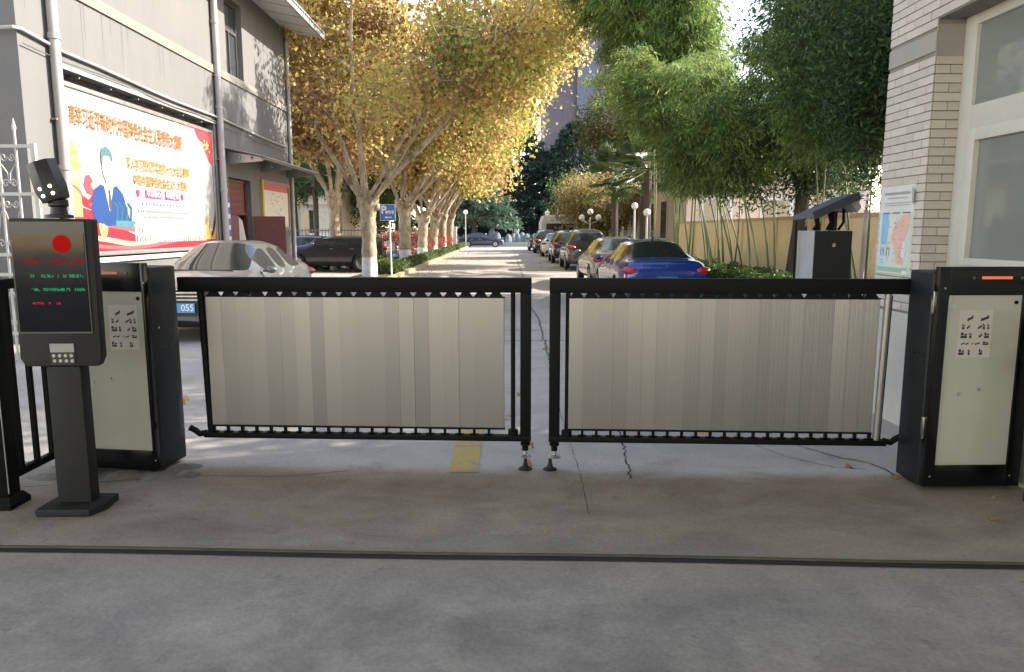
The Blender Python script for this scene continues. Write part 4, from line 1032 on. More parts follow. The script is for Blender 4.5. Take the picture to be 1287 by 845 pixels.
# ================================================================== CABINETS
def cabinet(label, px_, py_, rz, W_, D_, H_, mirror, panel_x, lit):
    """origin = front left foot; front faces -Y"""
    t = thing('barrier_cabinet', label, 'barrier cabinet', (px_,py_,0), rz, 'barrier motor cabinets')
    z0 = .02
    MB().box(0,W_,.04,D_,z0,H_-.03).build('body', CABM, t, world=False, bevel=.022, seg=3)
    f_ = MB(); f_.box(0.006,panel_x[0],-.012,.036,z0+.01,H_); f_.box(panel_x[1],W_-.006,-.012,.036,z0+.01,H_)
    f_.box(panel_x[0],panel_x[1],-.012,.036,z0+.01,panel_x[2]); f_.box(panel_x[0],panel_x[1],-.012,.036,panel_x[3],H_)
    f_.build('door', GLOSSB, t, world=False, bevel=.004)
    g_ = MB().box(panel_x[0],panel_x[1],.002,.03,panel_x[2],panel_x[3]).build('glass_panel', GLASSP, t, world=False)
    xm = panel_x[0]+.03 if not mirror else panel_x[1]-.03
    sx = W_/2
    lb = MB().box(sx-.10+.05,sx+.09+.05,-.017,-.0125,H_-.075,H_-.058).build('light_strip', mat('strip_light',(.5,.10,.06),.3, emit=(1,.16,.07), estr=.09 if lit else .01), t, world=False)
    for q in (-.15,.15): MB().disc((sx+.05+q,-.014,H_-.067), .010, (0,1,0), .006, 12).build('sensor', flat((.08,.08,.08),.2), t, world=False)
    for z_ in (.10, H_-.13):
        for x_ in (panel_x[0]-.03, panel_x[1]+.02): MB().disc((x_,-.014,z_), .006, (0,1,0), .004, 8).build('screw', STEEL, t, world=False)
    # instruction sticker with pictograms
    sx0 = panel_x[0]+.085 if not mirror else panel_x[1]-.255; sz1 = panel_x[3]-.09
    st = MB().box(sx0,sx0+.21,-.0005,.0018,sz1-.30,sz1).build('sticker', flat((.48,.45,.41),.45), g_, world=False)
    mb = MB(); rs_ = random.Random(4)
    rows = [(.05,.045,[(.05,.035),(.135,.05)]),(.105,.035,[(.02,.015),(.05,.02),(.12,.025),(.15,.015),(.18,.012)]),(.16,.035,[(.015,.04),(.07,.015),(.13,.02),(.165,.03)]),(.21,.022,[(.02,.025),(.05,.02),(.09,.01),(.11,.03),(.16,.035)]),(.265,.035,[(.01,.035),(.07,.012),(.14,.022)])]
    for dz, h_, its in rows:
        for dx, w_ in its:
            x_ = sx0+dx; z_ = sz1-dz
            if rs_.random() < .35: mb.poly([(x_,-.0015,z_-h_*.5),(x_+w_,-.0015,z_-h_*.1),(x_+w_,-.0015,z_+h_*.4),(x_+w_*.6,-.0015,z_+h_*.1),(x_,-.0015,z_-h_*.1)], (0,.0008,0))
            else:
                mb.box(x_,x_+w_,-.0015,-.0007,z_-h_/2,z_-h_/2+h_*.42); mb.box(x_,x_+w_*.45,-.0015,-.0007,z_-h_/2+h_*.5,z_+h_/2)
                mb.box(x_+w_*.6,x_+w_,-.0015,-.0007,z_-h_/2+h_*.5,z_+h_*.3)
    mb.build('pictograms', flat((.02,.02,.025)), g_, world=False)['kind'] = 'stuff'
    for x_, z_ in ((panel_x[1]-.035, panel_x[3]-.045),): MB().disc((x_,0,z_), .012, (0,1,0), .008, 14).build('lock', BLACK, g_, world=False)
    for x_ in (panel_x[0]+.12, panel_x[0]+.25): MB().disc((x_,0,.63+.03*(x_ > panel_x[0]+.2)), .011, (0,1,0), .008, 12).build('knob', STEEL, g_, world=False)
    return t, g_
t, g_ = cabinet('right barrier cabinet with pale glass door and orange light strip, below the gatehouse window', 2.645, 4.48, R(1.5), .64, .30, 1.43, False, (.075,.545,.17,1.255), True)
for z0_ in (1.14,.34):
    MB().box(-.008,.012,.012,.036,z0_,z0_+.14).build('hinge', CHROME, t, world=False, bevel=.003)
sl = MB()
for y_ in (.12,.22): sl.box(-.003,.002,y_-.04,y_+.03,.86,.875)
sl.build('arm_slot', flat((.003,.003,.003)), t, world=False)
MB().tube([(.10,-.001,1.28),(.085,-.008,1.24),(.082,-.010,1.20)], .005, 6).build('key_string', flat((.5,.5,.48)), t, world=False)
MB().obox((.105,-.001,1.19),(.05,.003,.018)).build('key_plate', flat((.4,.42,.38)), t, world=False)
t, g_ = cabinet('left barrier cabinet with pale glass door, half hidden behind the display post', -3.03, 4.93, R(-8), .66, .34, 1.44, True, (.10,.628,.165,1.25), False)
sl = MB()
for y_ in (.12,.24): sl.box(.658,.663,y_-.04,y_+.035,.86,.872)
sl.build('arm_slot', flat((.003,.003,.003)), t, world=False)
MB().disc((.661,.10,1.0), .008, (1,0,0), .006, 10).build('screw', CHROME, t, world=False)
# crumbled cement round the left cabinet's foot
g = np.random.default_rng(9); mb = MB(); nx, ny = 40, 12
from mathutils import noise as MN
for j in range(ny+1):
    for i in range(nx+1):
        x = -3.35+1.35*i/nx; y = 4.68+.42*j/ny; e_ = math.sin(PI*i/nx)*math.sin(PI*j/ny)
        z = .035*min(1,e_*1.6)*(.6+.9*MN.noise(Vector((x*6,y*6,0)))+.5*MN.noise(Vector((x*19,y*19,3)))); mb.v.append((x,y,z-.006))
for j in range(ny):
    for i in range(nx): q = j*(nx+1)+i; mb.f.append((q,q+1,q+nx+2,q+nx+1))
o = mb.build('cement_patch', mat('rough_cement', (.2,.18,.15), .9, var=.25, scale=9, bump=.6, bscale=50), smooth=True); o['kind'] = 'structure'

# right edge unit
t = thing('edge_post', 'dark post with a round grey knob cut off by the right edge', 'post', (3.36,4.2,0))
MB().box(3.135+.04,3.36,4.18,4.30,0,.30).box(3.15+.05,3.40,4.2,4.28,.3,1.12).build('post', CABM, t, bevel=.01)
MB().sphere((3.155,4.14,.86), .072, 18, 12, (1,.5,1)).build('round_knob', flat((.10,.10,.11),.5), t, smooth=True)

# ================================================================== DISPLAY KIOSK
k = thing('display_post', 'charcoal display post with red signal circle and led text screen at the left', 'display', (-2.55,4.25,0), R(2))
def kb(*a_): return MB().box(*a_)
# base plate
bs = MB().poly([(-.20,-.16,0),(.11,-.17,0),(.16,-.06,0),(.15,.11,0),(-.19,.12,0)], (0,0,.045)); bs.build('base_plate', KIOM, k, world=False, bevel=.008)
kb(-.125,.07,-.055,.05,.045,.87).build('post', KIOM, k, world=False, bevel=.012)
# head: outer housing with a slight taper, screen
hs = MB().add([(-.235,-.06,.87),(.175,-.06,.87),(.198,-.06,.92),(.205,-.06,1.715),(-.255,-.06,1.72),(-.262,-.06,.92),
               (-.225,.03,.87),(.165,.03,.87),(.188,.03,.92),(.195,.03,1.715),(-.245,.03,1.72),(-.252,.03,.92)],
              [(0,1,2,3,4,5),(11,10,9,8,7,6),(0,6,7,1),(1,7,8,2),(2,8,9,3),(3,9,10,4),(4,10,11,5),(5,11,6,0)])
hs.build('housing', KIOM, k, world=False, bevel=.012)
kb(-.245,.165,-.068,-.0605,1.065,1.70).build('bezel', flat((.07,.068,.065),.35), k, world=False)
SCR = mat('screen_glass', (.004,.004,.005), .08, var=0, spec=.35)
sc = kb(-.238,.158,-.0715,-.0685,1.075,1.635).build('screen', SCR, k, world=False)
sh = kb(-.210,.172,-.0728,-.0718,1.50,1.52)
LEDR = mat('led_red', (.1,.004,.004), .4, spec=0, emit=(1,.02,.02), estr=.30); LEDG = mat('led_green', (.01,.06,.03), .4, spec=0, emit=(.06,.8,.35), estr=.07); LEDM = mat('led_magenta', (.1,.01,.02), .4, spec=0, emit=(1,.02,.14), estr=.1)
# red circle of led dots in rings
MB().disc((.035,-.0722,1.575), .051, (0,1,0), .0012, 28).build('signal_disc', mat('signal_glow',(.035,.002,.002),.4, spec=0), sc, world=False)
mb = MB()
for rr_, nn in ((.003,3),(.012,8),(.021,13),(.030,18),(.039,24),(.047,29)):
    for i in range(nn): a_ = 2*PI*i/nn; mb.obox((.035+rr_*math.cos(a_),-.0735,1.575+rr_*math.sin(a_)),(.0036,.001,.0036))
mb.build('signal_leds', LEDR, sc, world=False)
LX = -.015
def ledrow(z, segs, m_, h=.018, seed=0):
    rs_ = random.Random(seed); mb = MB(); 
    for x0_, x1_ in segs:
        x = x0_
        while x < x1_:
            for q in range(3):
                if rs_.random() < .62: mb.obox((x+rs_.uniform(0,.004),-.0728,z+(q-1)*h/3),(.0050,.0008,h/5.5))
            if rs_.random() < .5: mb.obox((x,-.0728,z),(.0015,.0008,h*.9))
            x += .0065
    return mb.build('led_text', m_, sc, world=False)
ledrow(1.395, [(-.15,-.13),(-.09,-.02),(.0,.01),(.03,.045),(.06,.115),(.125,.14)], LEDG, seed=1)
ledrow(1.318, [(-.15,-.11),(-.09,.03),(.04,.06),(.09,.145)], LEDG, seed=2)
ledrow(1.24, [(-.15,-.09),(-.068,-.05),(-.02,.0)], LEDM, .014, seed=3)
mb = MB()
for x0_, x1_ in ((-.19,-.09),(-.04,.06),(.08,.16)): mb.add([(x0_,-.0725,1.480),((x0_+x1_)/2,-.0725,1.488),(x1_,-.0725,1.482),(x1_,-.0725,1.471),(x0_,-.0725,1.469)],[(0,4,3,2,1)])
mb.build('led_reflection', mat('painted_led_reflection', (.05,.004,.004), .3, spec=0, emit=(1,.03,.05), estr=.035), sc, world=False)  # glowing streaks painted as the red signal's reflection in the screen
# speaker grille block
MB().box(-.085,.05,-.066,-.0605,.955,1.005).build('badge_plate', flat((.30,.30,.30),.3), k, world=False)
mb = MB(); mb.box(-.085,.05,-.064,-.0603,.885,.953); mb.build('speaker_plate', flat((.025,.025,.025)), k, world=False)
for r_ in range(2):
    for c_ in range(4): MB().disc((-.066+c_*.033+.003*r_,-.066,.935-r_*.030), .0095, (0,1,0), .004, 12).build('speaker_hole', flat((.45,.45,.43),.3), k, world=False)

# plate reading camera with four lamps
pc = thing('plate_camera', 'black plate-reading camera with four lit leds on top of the display post', 'camera', (-2.555,4.22,1.72), R(0))
CM = mat('camera_black', (.016,.016,.017), .5, bump=.1, bscale=300)
MB().lathe([(.075,0),(.072,.018),(.045,.022),(.04,.06),(.052,.07),(.05,.10),(.02,.115)], (0.02,0,.0), 18).build('swivel', CM, pc, world=False, smooth=True)
# head seen from the front, tilted: hexagonal prism leaning left
hc = MB(); ring = [(-.075,-.05),(-.055,.045),(.045,.06),(.075,.02),(.07,-.06),(.0,-.085)]
M0 = Matrix.Translation((.02,0,.10)) @ Euler((R(6), R(-17), 0)).to_matrix().to_4x4()
vs0 = [M0@Vector((x*.82, y, 0.0)) for x,y in ring]; vs1 = [M0@Vector((x*.98, y*1.1, .07)) for x,y in ring]; vs2 = [M0@Vector((x*.88-.005, y*.95+.02, .225)) for x,y in ring]
n6 = 6; hc.add(vs0+vs1+vs2, [tuple(reversed(range(6))), tuple(range(12,18))]+[(i,(i+1)%6,6+(i+1)%6,6+i) for i in range(6)]+[(6+i,6+(i+1)%6,12+(i+1)%6,12+i) for i in range(6)])
bmh = hc; hobj = hc.build('camera_head', CM, pc, world=False, bevel=.006)
LM = mat('white_led', (.8,.8,.8), .3, emit=(1,.95,.85), estr=1.2)
for x_ in (-.022,.036):
    for z_ in (.035,.075):
        p_ = M0@Vector((x_,-.082,z_)); MB().sphere(tuple(p_), .0095, 12, 8, (1,.6,1)).build('led_lamp', LM, hobj, world=False, smooth=True)

# ================================================================== BLACK RAILING (left edge)
rl = thing('black_railing', 'black steel railing with thick end post in front of the left cabinet', 'railing', (-3.0,4.35,0))
MB().box(-3.10,-2.985,4.22,4.335,.0,1.36).build('end_post', BLACK, rl, bevel=.006)
MB().add([(-3.14,4.18,0),(-2.95,4.18,0),(-2.95,4.37,0),(-3.14,4.37,0),(-3.14,4.18,.03),(-2.95,4.18,.03),(-2.95,4.37,.03),(-3.14,4.37,.03),(-3.11,4.21,.07),(-2.975,4.21,.07),(-2.975,4.345,.07),(-3.11,4.345,.07)],[(3,2,1,0),(0,1,5,4),(1,2,6,5),(2,3,7,6),(3,0,4,7),(4,5,9,8),(5,6,10,9),(6,7,11,10),(7,4,8,11),(8,9,10,11)]).build('post_foot', BLACK, rl)
MB().box(-3.06,-3.02,4.335,5.3,.14,.185).build('bottom_rail', BLACK, rl, bevel=.003)
MB().box(-3.065,-3.015,4.335,5.3,1.30,1.36).build('top_rail', BLACK, rl, bevel=.003)
for i in range(6): MB().box(-3.054,-3.026,4.43+i*.155,4.458+i*.155,.185,1.30).build('bar', BLACK, rl)
MB().box(-2.984,-2.980,4.222,4.228,.09,1.3).build('edge_trim', STEEL, rl)
rl2 = thing('black_railing', 'black railing continuing left of the frame beyond the end post', 'railing', (-3.9,4.3,0))
MB().box(-5.0,-3.101,4.25,4.30,.14,.185).build('bottom_rail', BLACK, rl2); MB().box(-5.0,-3.101,4.25,4.30,1.30,1.36).build('top_rail', BLACK, rl2)
for i in range(12): MB().box(-3.25-i*.15,-3.222-i*.15,4.262,4.29,.185,1.30).build('bar', BLACK, rl2)

# ================================================================== AWNING BOX (right, beyond the barrier)
ab = thing('awning_box', 'black control box with light grey side under a tilted dark awning, right of the bamboo', 'control box', (3.85,8.9,0))
MB().box(3.63,4.08,8.7,9.2,.0,1.65).build('body', flat((.30,.31,.32),.5), ab, bevel=.008)
MB().box(3.635,4.075,8.685,8.698,.05,1.645).build('front_panel', flat((.008,.010,.011),.35), ab)
MB().disc((3.86,8.68,1.48), .024, (0,1,0), .012, 16).build('lock', CHROME, ab)
AW = mat('awning_blue_grey', (.09,.10,.14), .4, var=.1)
aw = MB().obox((3.80,8.85,1.93),(.56,.62,.06),(R(-3),R(-24),0)).build('awning', AW, ab, bevel=.008)
MB().obox((3.80,8.53,1.935),(.57,.03,.09),(R(-3),R(-24),0)).build('awning_edge', flat((.03,.03,.04)), aw)
MB().poly([(4.05,8.62,2.05),(4.13,8.62,1.93),(4.09,8.62,1.86),(4.0,8.62,1.97)], (0,.5,0)).build('awning_end', flat((.28,.28,.27)), aw)
for x_, y_ in ((3.57,9.1),(4.06,9.1)): MB().tube([(x_,y_,0),(x_,y_,1.78+.4*(x_-3.52))], .012, 6).build('awning_post', BLACK, ab)
MB().tube([(3.75,8.95,1.65),(3.77,8.95,1.72),(3.74,8.95,1.86)], [.05,.028,.035], 10).build('camera_stand', BLACK, ab)
MB().tube([(3.9,8.9,1.65),(3.93,8.9,1.75),(3.9,8.9,1.90)], [.055,.04,.05], 10).build('camera_stand', BLACK, ab)
MB().tube([(4.0,8.9,1.66),(4.06,8.9,1.75),(4.05,8.9,1.95)], .018, 8).build('cable', BLACK, ab)
wp = thing('white_pole', 'slim pale pole between the awning box and the tiled pier', 'pole', (4.42,9.05,0))
MB().tube([(4.38,9.05,0),(4.40,9.05,1.9)], .029, 12).build('pole', mat('rusty_white_pole',(.5,.43,.38),.5,var=.2,scale=2), wp, smooth=True)
for i in range(3): MB().tube([(4.40,9.05,1.93+i*.08),(4.41,9.05,1.97+i*.08)], .025, 10).build('light_ring', WHITEM, wp)
MB().tube([(4.40,9.05,1.9),(4.41,9.05,2.18)], .017, 8).build('pole_tip', flat((.12,.1,.1)), wp)

# ================================================================== WALLS, HOUSES
YW = mat('yellow_render', (.80,.62,.38), .85, var=.08, scale=1.2, bump=.2, bscale=20, dirt=.15)
yw = thing('yellow_wall', 'low yellow rendered boundary wall behind the bamboo', 'wall', (7.1,24,0))
MB().box(7.05,7.25,6.9,31,0,1.92).build('wall', YW, yw); MB().box(7.0,7.3,6.9,31,1.92,2.0).build('coping', mat('coping',(.5,.4,.26),.8), yw)
for i in range(9): MB().box(7.0,7.048,8+i*2.8,8.3+i*2.8,0,1.92).build('pilaster', YW, yw)
def house(name, label, x0, x1, y0, y1, h, m, storeys, cols, side, extra=None, cat='building', wm=None, frx=.55, fm=None):
    t = thing(name, label, cat, ((x0+x1)/2,(y0+y1)/2,0)); MB().box(x0,x1,y0,y1,0,h).build('wall', m, t)
    wm = wm or GD; sh = h/storeys
    if side in ('front','both'):
        cw = (x1-x0)/cols
        for s_ in range(storeys):
            for c_ in range(cols):
                xa = x0+(c_+.5-frx/2)*cw; xb = x0+(c_+.5+frx/2)*cw; za = s_*sh+sh*.3; zb = s_*sh+sh*.82
                f_ = MB().box(xa,xb,y0-.06,y0-.002,za,zb).build('window', fm or flat((.5,.49,.47)), t)
                MB().box(xa+.06*cw,(xa+xb)/2-.01*cw,y0-.075,y0-.061,za+.05*sh,zb-.05*sh).box((xa+xb)/2+.01*cw,xb-.06*cw,y0-.075,y0-.061,za+.05*sh,zb-.05*sh).build('pane', wm, f_)
    if side in ('left','right','both','leftonly'):
        xx = x0 if side != 'right' else x1; sg = -1 if xx == x0 else 1; cc_ = max(2,int((y1-y0)/3)); cw = (y1-y0)/cc_
        for s_ in range(storeys):
            for c_ in range(cc_):
                ya = y0+(c_+.25)*cw; yb = y0+(c_+.75)*cw; za = s_*sh+sh*.3; zb = s_*sh+sh*.82
                a_, b_ = sorted((xx+sg*.002, xx+sg*.06)); f_ = MB().box(a_,b_,ya,yb,za,zb).build('window', fm or flat((.5,.49,.47)), t)
                a_, b_ = sorted((xx+sg*.061, xx+sg*.075)); MB().box(a_,b_,ya+.1,yb-.1,za+.1,zb-.1).build('pane', wm, f_)
    MB().box(x0-.25,x1+.25,y0-.25,y1+.25,h,h+.25).build('roof', flat((.42,.4,.38)), t)
    return t
BEI = mat('beige_render', (.46,.38,.30), .85, var=.08, scale=1)
house('beige_house', 'beige house with pale balconies behind the railing on the left', -20, -10.2, 46, 58, 7.5, BEI, 2, 3, 'both')
bh_ = thing('balcony_block', 'white balcony bay of the beige house half hidden by leaves', 'balcony', (-11,45,0))
MB().box(-11.6,-10.4,44.6,45.9,0,3.6).build('bay', mat('white_render',(.6,.57,.52),.8), bh_)
for z_ in (3.2,1.0): MB().box(-11.8,-10.2,44.3,46,z_,z_+.5).build('parapet', WHITEM, bh_)
PK = mat('pinkish_render', (.50,.40,.34), .85, var=.08, scale=1)
house('pink_house', 'low pinkish annex above the yellow wall behind the palms', 8.0, 16, 33, 60, 3.9, PK, 1, 3, 'both')
TW = mat('tower_render', (.10,.088,.115), .8, var=.06, scale=.1)
tw = house('tower_block', 'tall mauve tower block far behind the trees', 6.0, 31.6, 118, 134, 78, TW, 22, 6, 'both', wm=mat('blue_tower_glass',(.065,.065,.10),.6), fm=TW)
MB().box(10.9,13.9,117.2,117.9,0,78).build('glazed_strip', mat('blue_strip',(.06,.075,.15),.25,var=.2,scale=.3), tw)

def barfence(name, label, x0, x1, y, h, n, m, cat='fence', zb=.1):
    t = thing(name, label, cat, ((x0+x1)/2,y,0))
    MB().box(x0,x1,y-.02,y+.02,h-.12,h-.07).build('rail', m, t); MB().box(x0,x1,y-.02,y+.02,zb+.1,zb+.15).build('rail', m, t)
    p_ = None
    for i in range(n):
        x = x0+(x1-x0)*(i+.5)/n
        if p_ is None: p_ = MB().box(-.014,.014,-.014,.014,zb,h).build('bar', m, t, world=False); o = p_
        else: o = share(p_, 'bar', t)
        o.location = (x-t.location.x, 0, 0)
    return t
barfence('metal_railing', 'grey metal bar railing behind the parked cars on the left', -12.5, -5.6, 34.2, 1.75, 46, flat((.20,.19,.18),.4))
barfence('metal_railing', 'pale metal railing ending in a white post at the far left of the road', -8.5, -4.55, 62, 1.9, 26, flat((.5,.5,.5),.4))
t = MB().box(-4.55,-4.2,61.85,62.15,0,2.0).build('gate_pier', WHITEM); tag(t, 'short pale pier at the end of the far railing', 'pier')

# parking sign
ps_ = thing('parking_sign', 'blue parking sign with white P on a slim white post beside the nearest plane tree', 'sign', (-3.98,25.0,0))
MB().tube([(-3.92,25,0),(-3.96,25,2.5)], .03, 10).build('post', WHITEM, ps_)
MB().box(-4.26,-3.74,24.95,24.965,1.98,2.52).build('plate', flat((.75,.75,.75),.4), ps_, bevel=.005)
MB().box(-4.245,-3.755,24.945,24.951,1.995,2.505).build('face', flat((.03,.15,.42),.35), ps_)
text('letter', 'P', .36, flat((.8,.8,.8)), frame((-4.13,24.940,2.33),(1,0,0),(0,0,1)), ps_, None, .012)
text('lettering', '停车场', .13, flat((.8,.8,.8)), frame((-3.93,24.940,2.25),(1,0,0),(0,0,1)), ps_, .30, .004)
MB().add([(-4.12,24.94,2.09),(-4.02,24.94,2.13),(-4.02,24.94,2.105),(-3.86,24.94,2.105),(-3.86,24.94,2.075),(-4.02,24.94,2.075),(-4.02,24.94,2.05)],[(0,1,2,3,4,5,6)]).build('arrow', flat((.8,.8,.8)), ps_)

# lamps with globes
GLB = mat('globe', (.8,.79,.74), .3, var=.03)
def lamp(x, y, h, r_, label, twin=False, off=0):
    t = thing('globe_lamp', label, 'street lamp', (x,y,0), 0, 'globe garden lamps')
    MB().tube([(0,0,0),(0,0,.1),(0,0,.12),(0,0,h)], [.09,.08,.045,.035], 10).build('post', flat((.55,.54,.5),.5), t, world=False)
    if twin:
        for sx in (-.45,0,.45):
            MB().sphere((sx,0,h+(.3 if sx == 0 else 0)), r_, 14, 10).build('globe', GLB, t, world=False, smooth=True)
        MB().tube([(-.45,0,h-r_),(0,0,h-.35),(.45,0,h-r_)], .02, 6).build('arm', flat((.4,.4,.38)), t, world=False)
    else: MB().sphere((0,0,h+r_), r_, 14, 10).build('globe', GLB, t, world=False, smooth=True)
lamp(4.55, 26.4, 2.4, .12, 'single globe lamp left of the thick palm trunk')
lamp(4.9, 25.9, 2.15, .13, 'single globe lamp overlapping the thick palm trunk')
lamp(4.5, 40, 2.35, .16, 'three-globe lamp behind the dark suv', True)
lamp(-4.0, 72, 3.2, .22, 'globe lamp at the far left end of the road')
lamp(3.6, 66, 3.0, .2, 'globe lamp behind the van at the far right')

# fountain basin, statue, rockery at road end
ft = thing('stone_statue', 'small pale statue on a plinth at the far end of the road', 'statue', (1.1,84,0))
ST = mat('stone', (.30,.31,.30), .8, var=.15)
MB().lathe([(.5,0),(.5,.9),(.35,1.0),(.3,1.3)], (1.1,84,0), 12).build('plinth', ST, ft)
MB().lathe([(.28,0),(.30,.5),(.22,1.0),(.30,1.35),(.10,1.55),(.16,1.7),(.14,1.9),(.02,1.98)], (1.1,84,1.3), 12).build('figure', mat('pale_stone',(.4,.42,.38),.7), ft, smooth=True)
rk = thing('rockery', 'grey-blue stone parapet and rocks closing the end of the road', 'rockery', (1,80,0))
rs_ = random.Random(2)
for i in range(26):
    x = -6+i*.55+rs_.uniform(-.1,.1); h_ = rs_.uniform(.9,1.6)+(.6 if -1.8 < x < -.9 else 0); MB().sphere((x,80+rs_.uniform(-.4,.4),h_*.4), .42, 9, 6, (1,1,h_*1.3)).build('rock', mat('blue_stone',(.15,.19,.22),.8,var=.25,scale=2) if i == 0 else bpy.data.materials['blue_stone'], rk)
mb = MB().box(-7,9,76.2,76.5,0,.45); mb.build('low_wall', ST, rk)

# ================================================================== CARS
TYRE = RUBBER; RIM = mat('alloy_rim', (.35,.35,.36), .35, .8)
CG1 = mat('car_glass', (.02,.024,.026), .04, var=.1, coat=.5, spec=1)
CGL = mat('car_glass_pale', (.02,.022,.02), .06, .0, var=.1, scale=1, coat=1, spec=1)
TL = mat('tail_lamp_red', (.40,.012,.015), .15, var=.1, coat=1)
HL = mat('head_lamp', (.55,.56,.58), .1, .2, coat=1)
TRIM = mat('black_trim', (.012,.012,.012), .4)
def section(y, w_, zb, zs, belt, wr, zr, zt, cab):
    """half ring from bottom to roof centre"""
    return [(w_*.80, y, zb), (w_*.965, y, zb+.10), (w_, y, zb+(zs-zb)*.45), (w_*.99, y, zs), (w_*.955 if cab else w_*.93, y, belt), (wr, y, zr), (wr*.72, y, zt-.012), (0, y, zt)]
def split_sides(o):
    for sg in (-1,1):
        bm = bmesh.new(); bm.from_mesh(o.data)
        bmesh.ops.delete(bm, geom=[f for f in bm.faces if f.calc_center_median().x*sg < 0], context='FACES')
        # every separate pane is a part of its own
        left = set(bm.faces)
        while left:
            st_ = [left.pop()]; comp = set(st_)
            while st_:
                f = st_.pop()
                for e_ in f.edges:
                    for q in e_.link_faces:
                        if q in left: left.discard(q); comp.add(q); st_.append(q)
            vs_ = {}; vl = []; fl = []
            for f in comp:
                for v in f.verts:
                    if v not in vs_: vs_[v] = len(vl); vl.append(tuple(v.co))
                fl.append(tuple(vs_[v] for v in f.verts))
            me = bpy.data.meshes.new('side_window'); me.from_pydata(vl, [], fl); me.materials.append(o.data.materials[0]); smooth_me(me, 3.1)
            w_ = bpy.data.objects.new('side_window', me); C.objects.link(w_); w_.parent = o.parent
        bm.free()
    bpy.data.objects.remove(o)
def make_car(name, label, loc, rz, paint, kind='sedan', glass=None, L=4.65, W=1.81, group=None, rear_plate=None, simple=False, H=1.46, front_plate=None, windscreen=None):
    t = thing(name, label, 'car', loc, rz, group)
    hw = W/2; glass = glass or CG1
    # stations: (y, zb, zs, belt, wr, zr, zt, cab, tag) y=0 front ... L rear
    if kind == 'sedan':
        st = [(0.0,.34,.50,.58,.50,.60,.61,0,.78),(.05,.22,.54,.66,.56,.69,.70,0,.86),(.30,.20,.60,.76,.62,.79,.81,0,.955),(.75,.20,.66,.85,.66,.90,.915,0,1),(1.20,.20,.70,.91,.68,.965,.985,0,1),
              (1.42,.20,.73,.945,.68,.985,1.01,1,1),(1.72,.20,.74,.955,.62,1.17,1.205,1,1),(2.12,.20,.75,.96,.565,1.34,H-.04,1,1),(2.35,.20,.75,.965,.56,1.375,H-.01,1,1),(2.42,.20,.75,.965,.56,1.38,H,1,1),(2.95,.20,.76,.97,.555,1.375,H-.005,1,1),
              (3.02,.20,.76,.97,.555,1.37,H-.01,1,1),(3.35,.20,.77,.985,.55,1.335,H-.05,1,1),(3.75,.20,.78,1.0,.56,1.19,1.235,1,1),(4.05,.21,.79,1.01,.62,1.075,1.095,1,.99),(4.15,.21,.79,1.01,.66,1.05,1.07,0,.985),(4.45,.23,.78,.99,.64,1.04,1.055,0,.955),(4.58,.28,.76,.93,.60,1.00,1.01,0,.92),(L,.36,.66,.80,.56,.83,.84,0,.85)]
        ws = (5,7); rw = (12,14); side = [(6,8),(9,10),(11,13)]; bp_ = (8,9)
    else:
        H_ = H
        st = [(0.0,.36,.58,.70,.52,.72,.73,0,.8),(.05,.26,.62,.80,.60,.84,.85,0,.9),(.30,.24,.70,.90,.66,.96,.98,0,.97),(.75,.24,.78,.98,.68,1.03,1.05,0,1),(1.10,.24,.82,1.02,.68,1.07,1.09,0,1),
              (1.28,.24,.85,1.04,.68,1.09,1.12,1,1),(1.58,.24,.86,1.05,.66,1.33,1.37,1,1),(1.95,.24,.86,1.06,.62,H_-.13,H_-.05,1,1),(2.2,.24,.87,1.06,.61,H_-.10,H_-.01,1,1),(2.27,.24,.87,1.06,.61,H_-.10,H_,1,1),(2.85,.24,.88,1.07,.61,H_-.10,H_,1,1),
              (2.93,.24,.88,1.07,.61,H_-.10,H_,1,1),(3.50,.24,.90,1.09,.60,H_-.11,H_-.02,1,1),(3.95,.25,.91,1.10,.59,H_-.14,H_-.05,1,1),(4.22,.27,.91,1.10,.62,H_-.25,H_-.17,1,.985),(4.42,.28,.91,1.11,.68,1.22,1.25,1,.97),(4.50,.28,.90,1.05,.70,1.08,1.10,0,.955),(4.56,.30,.85,.95,.68,.97,.98,0,.93),(L,.38,.62,.72,.62,.74,.75,0,.88)]
        ws = (5,7); rw = (14,15); side = [(6,8),(9,10),(11,13)]; bp_ = (8,9)
    V = []; F = []; MI = []
    n_ = 8
    for s_ in st:
        y_, zb, zs, belt, wr, zr, zt, cab, kw = s_
        q = section(y_, hw*kw, zb, zs, belt, wr if cab else wr*kw, zr, zt, cab)
        V += q+[(-p[0],p[1],p[2]) for p in reversed(q[:-1])]
    m_ = 2*n_-1
    for i in range(len(st)-1):
        for j in range(m_-1):
            mi = 0
            jj = j if j < n_-1 else m_-2-j
            if jj == 4:
                for a_, b_ in side:
                    if a_ <= i < b_: mi = 1
            if jj in (5,6):
                if ws[0] <= i < ws[1]: mi = 2
                if rw[0] <= i < rw[1]: mi = 3
            F.append((i*m_+j, i*m_+j+1, (i+1)*m_+j+1, (i+1)*m_+j)); MI.append(mi)
        F.append((i*m_+m_-1, i*m_, (i+1)*m_, (i+1)*m_+m_-1)); MI.append(4)
    F.append(tuple(range(m_))); MI.append(0); F.append(tuple(reversed([(len(st)-1)*m_+j for j in range(m_)]))); MI.append(0)
    # flip y so front faces -Y
    me = bpy.data.meshes.new('body'); me.from_pydata([(x, y_-L/2, z) for x,y_,z in V], [], F)
    for q in range(5): me.materials.append(paint)
    me.polygons.foreach_set('material_index', MI); me.update()
    bm = bmesh.new(); bm.from_mesh(me); bmesh.ops.recalc_face_normals(bm, faces=bm.faces[:])
    cl = bm.edges.layers.float.get('crease_edge') or bm.edges.layers.float.new('crease_edge')
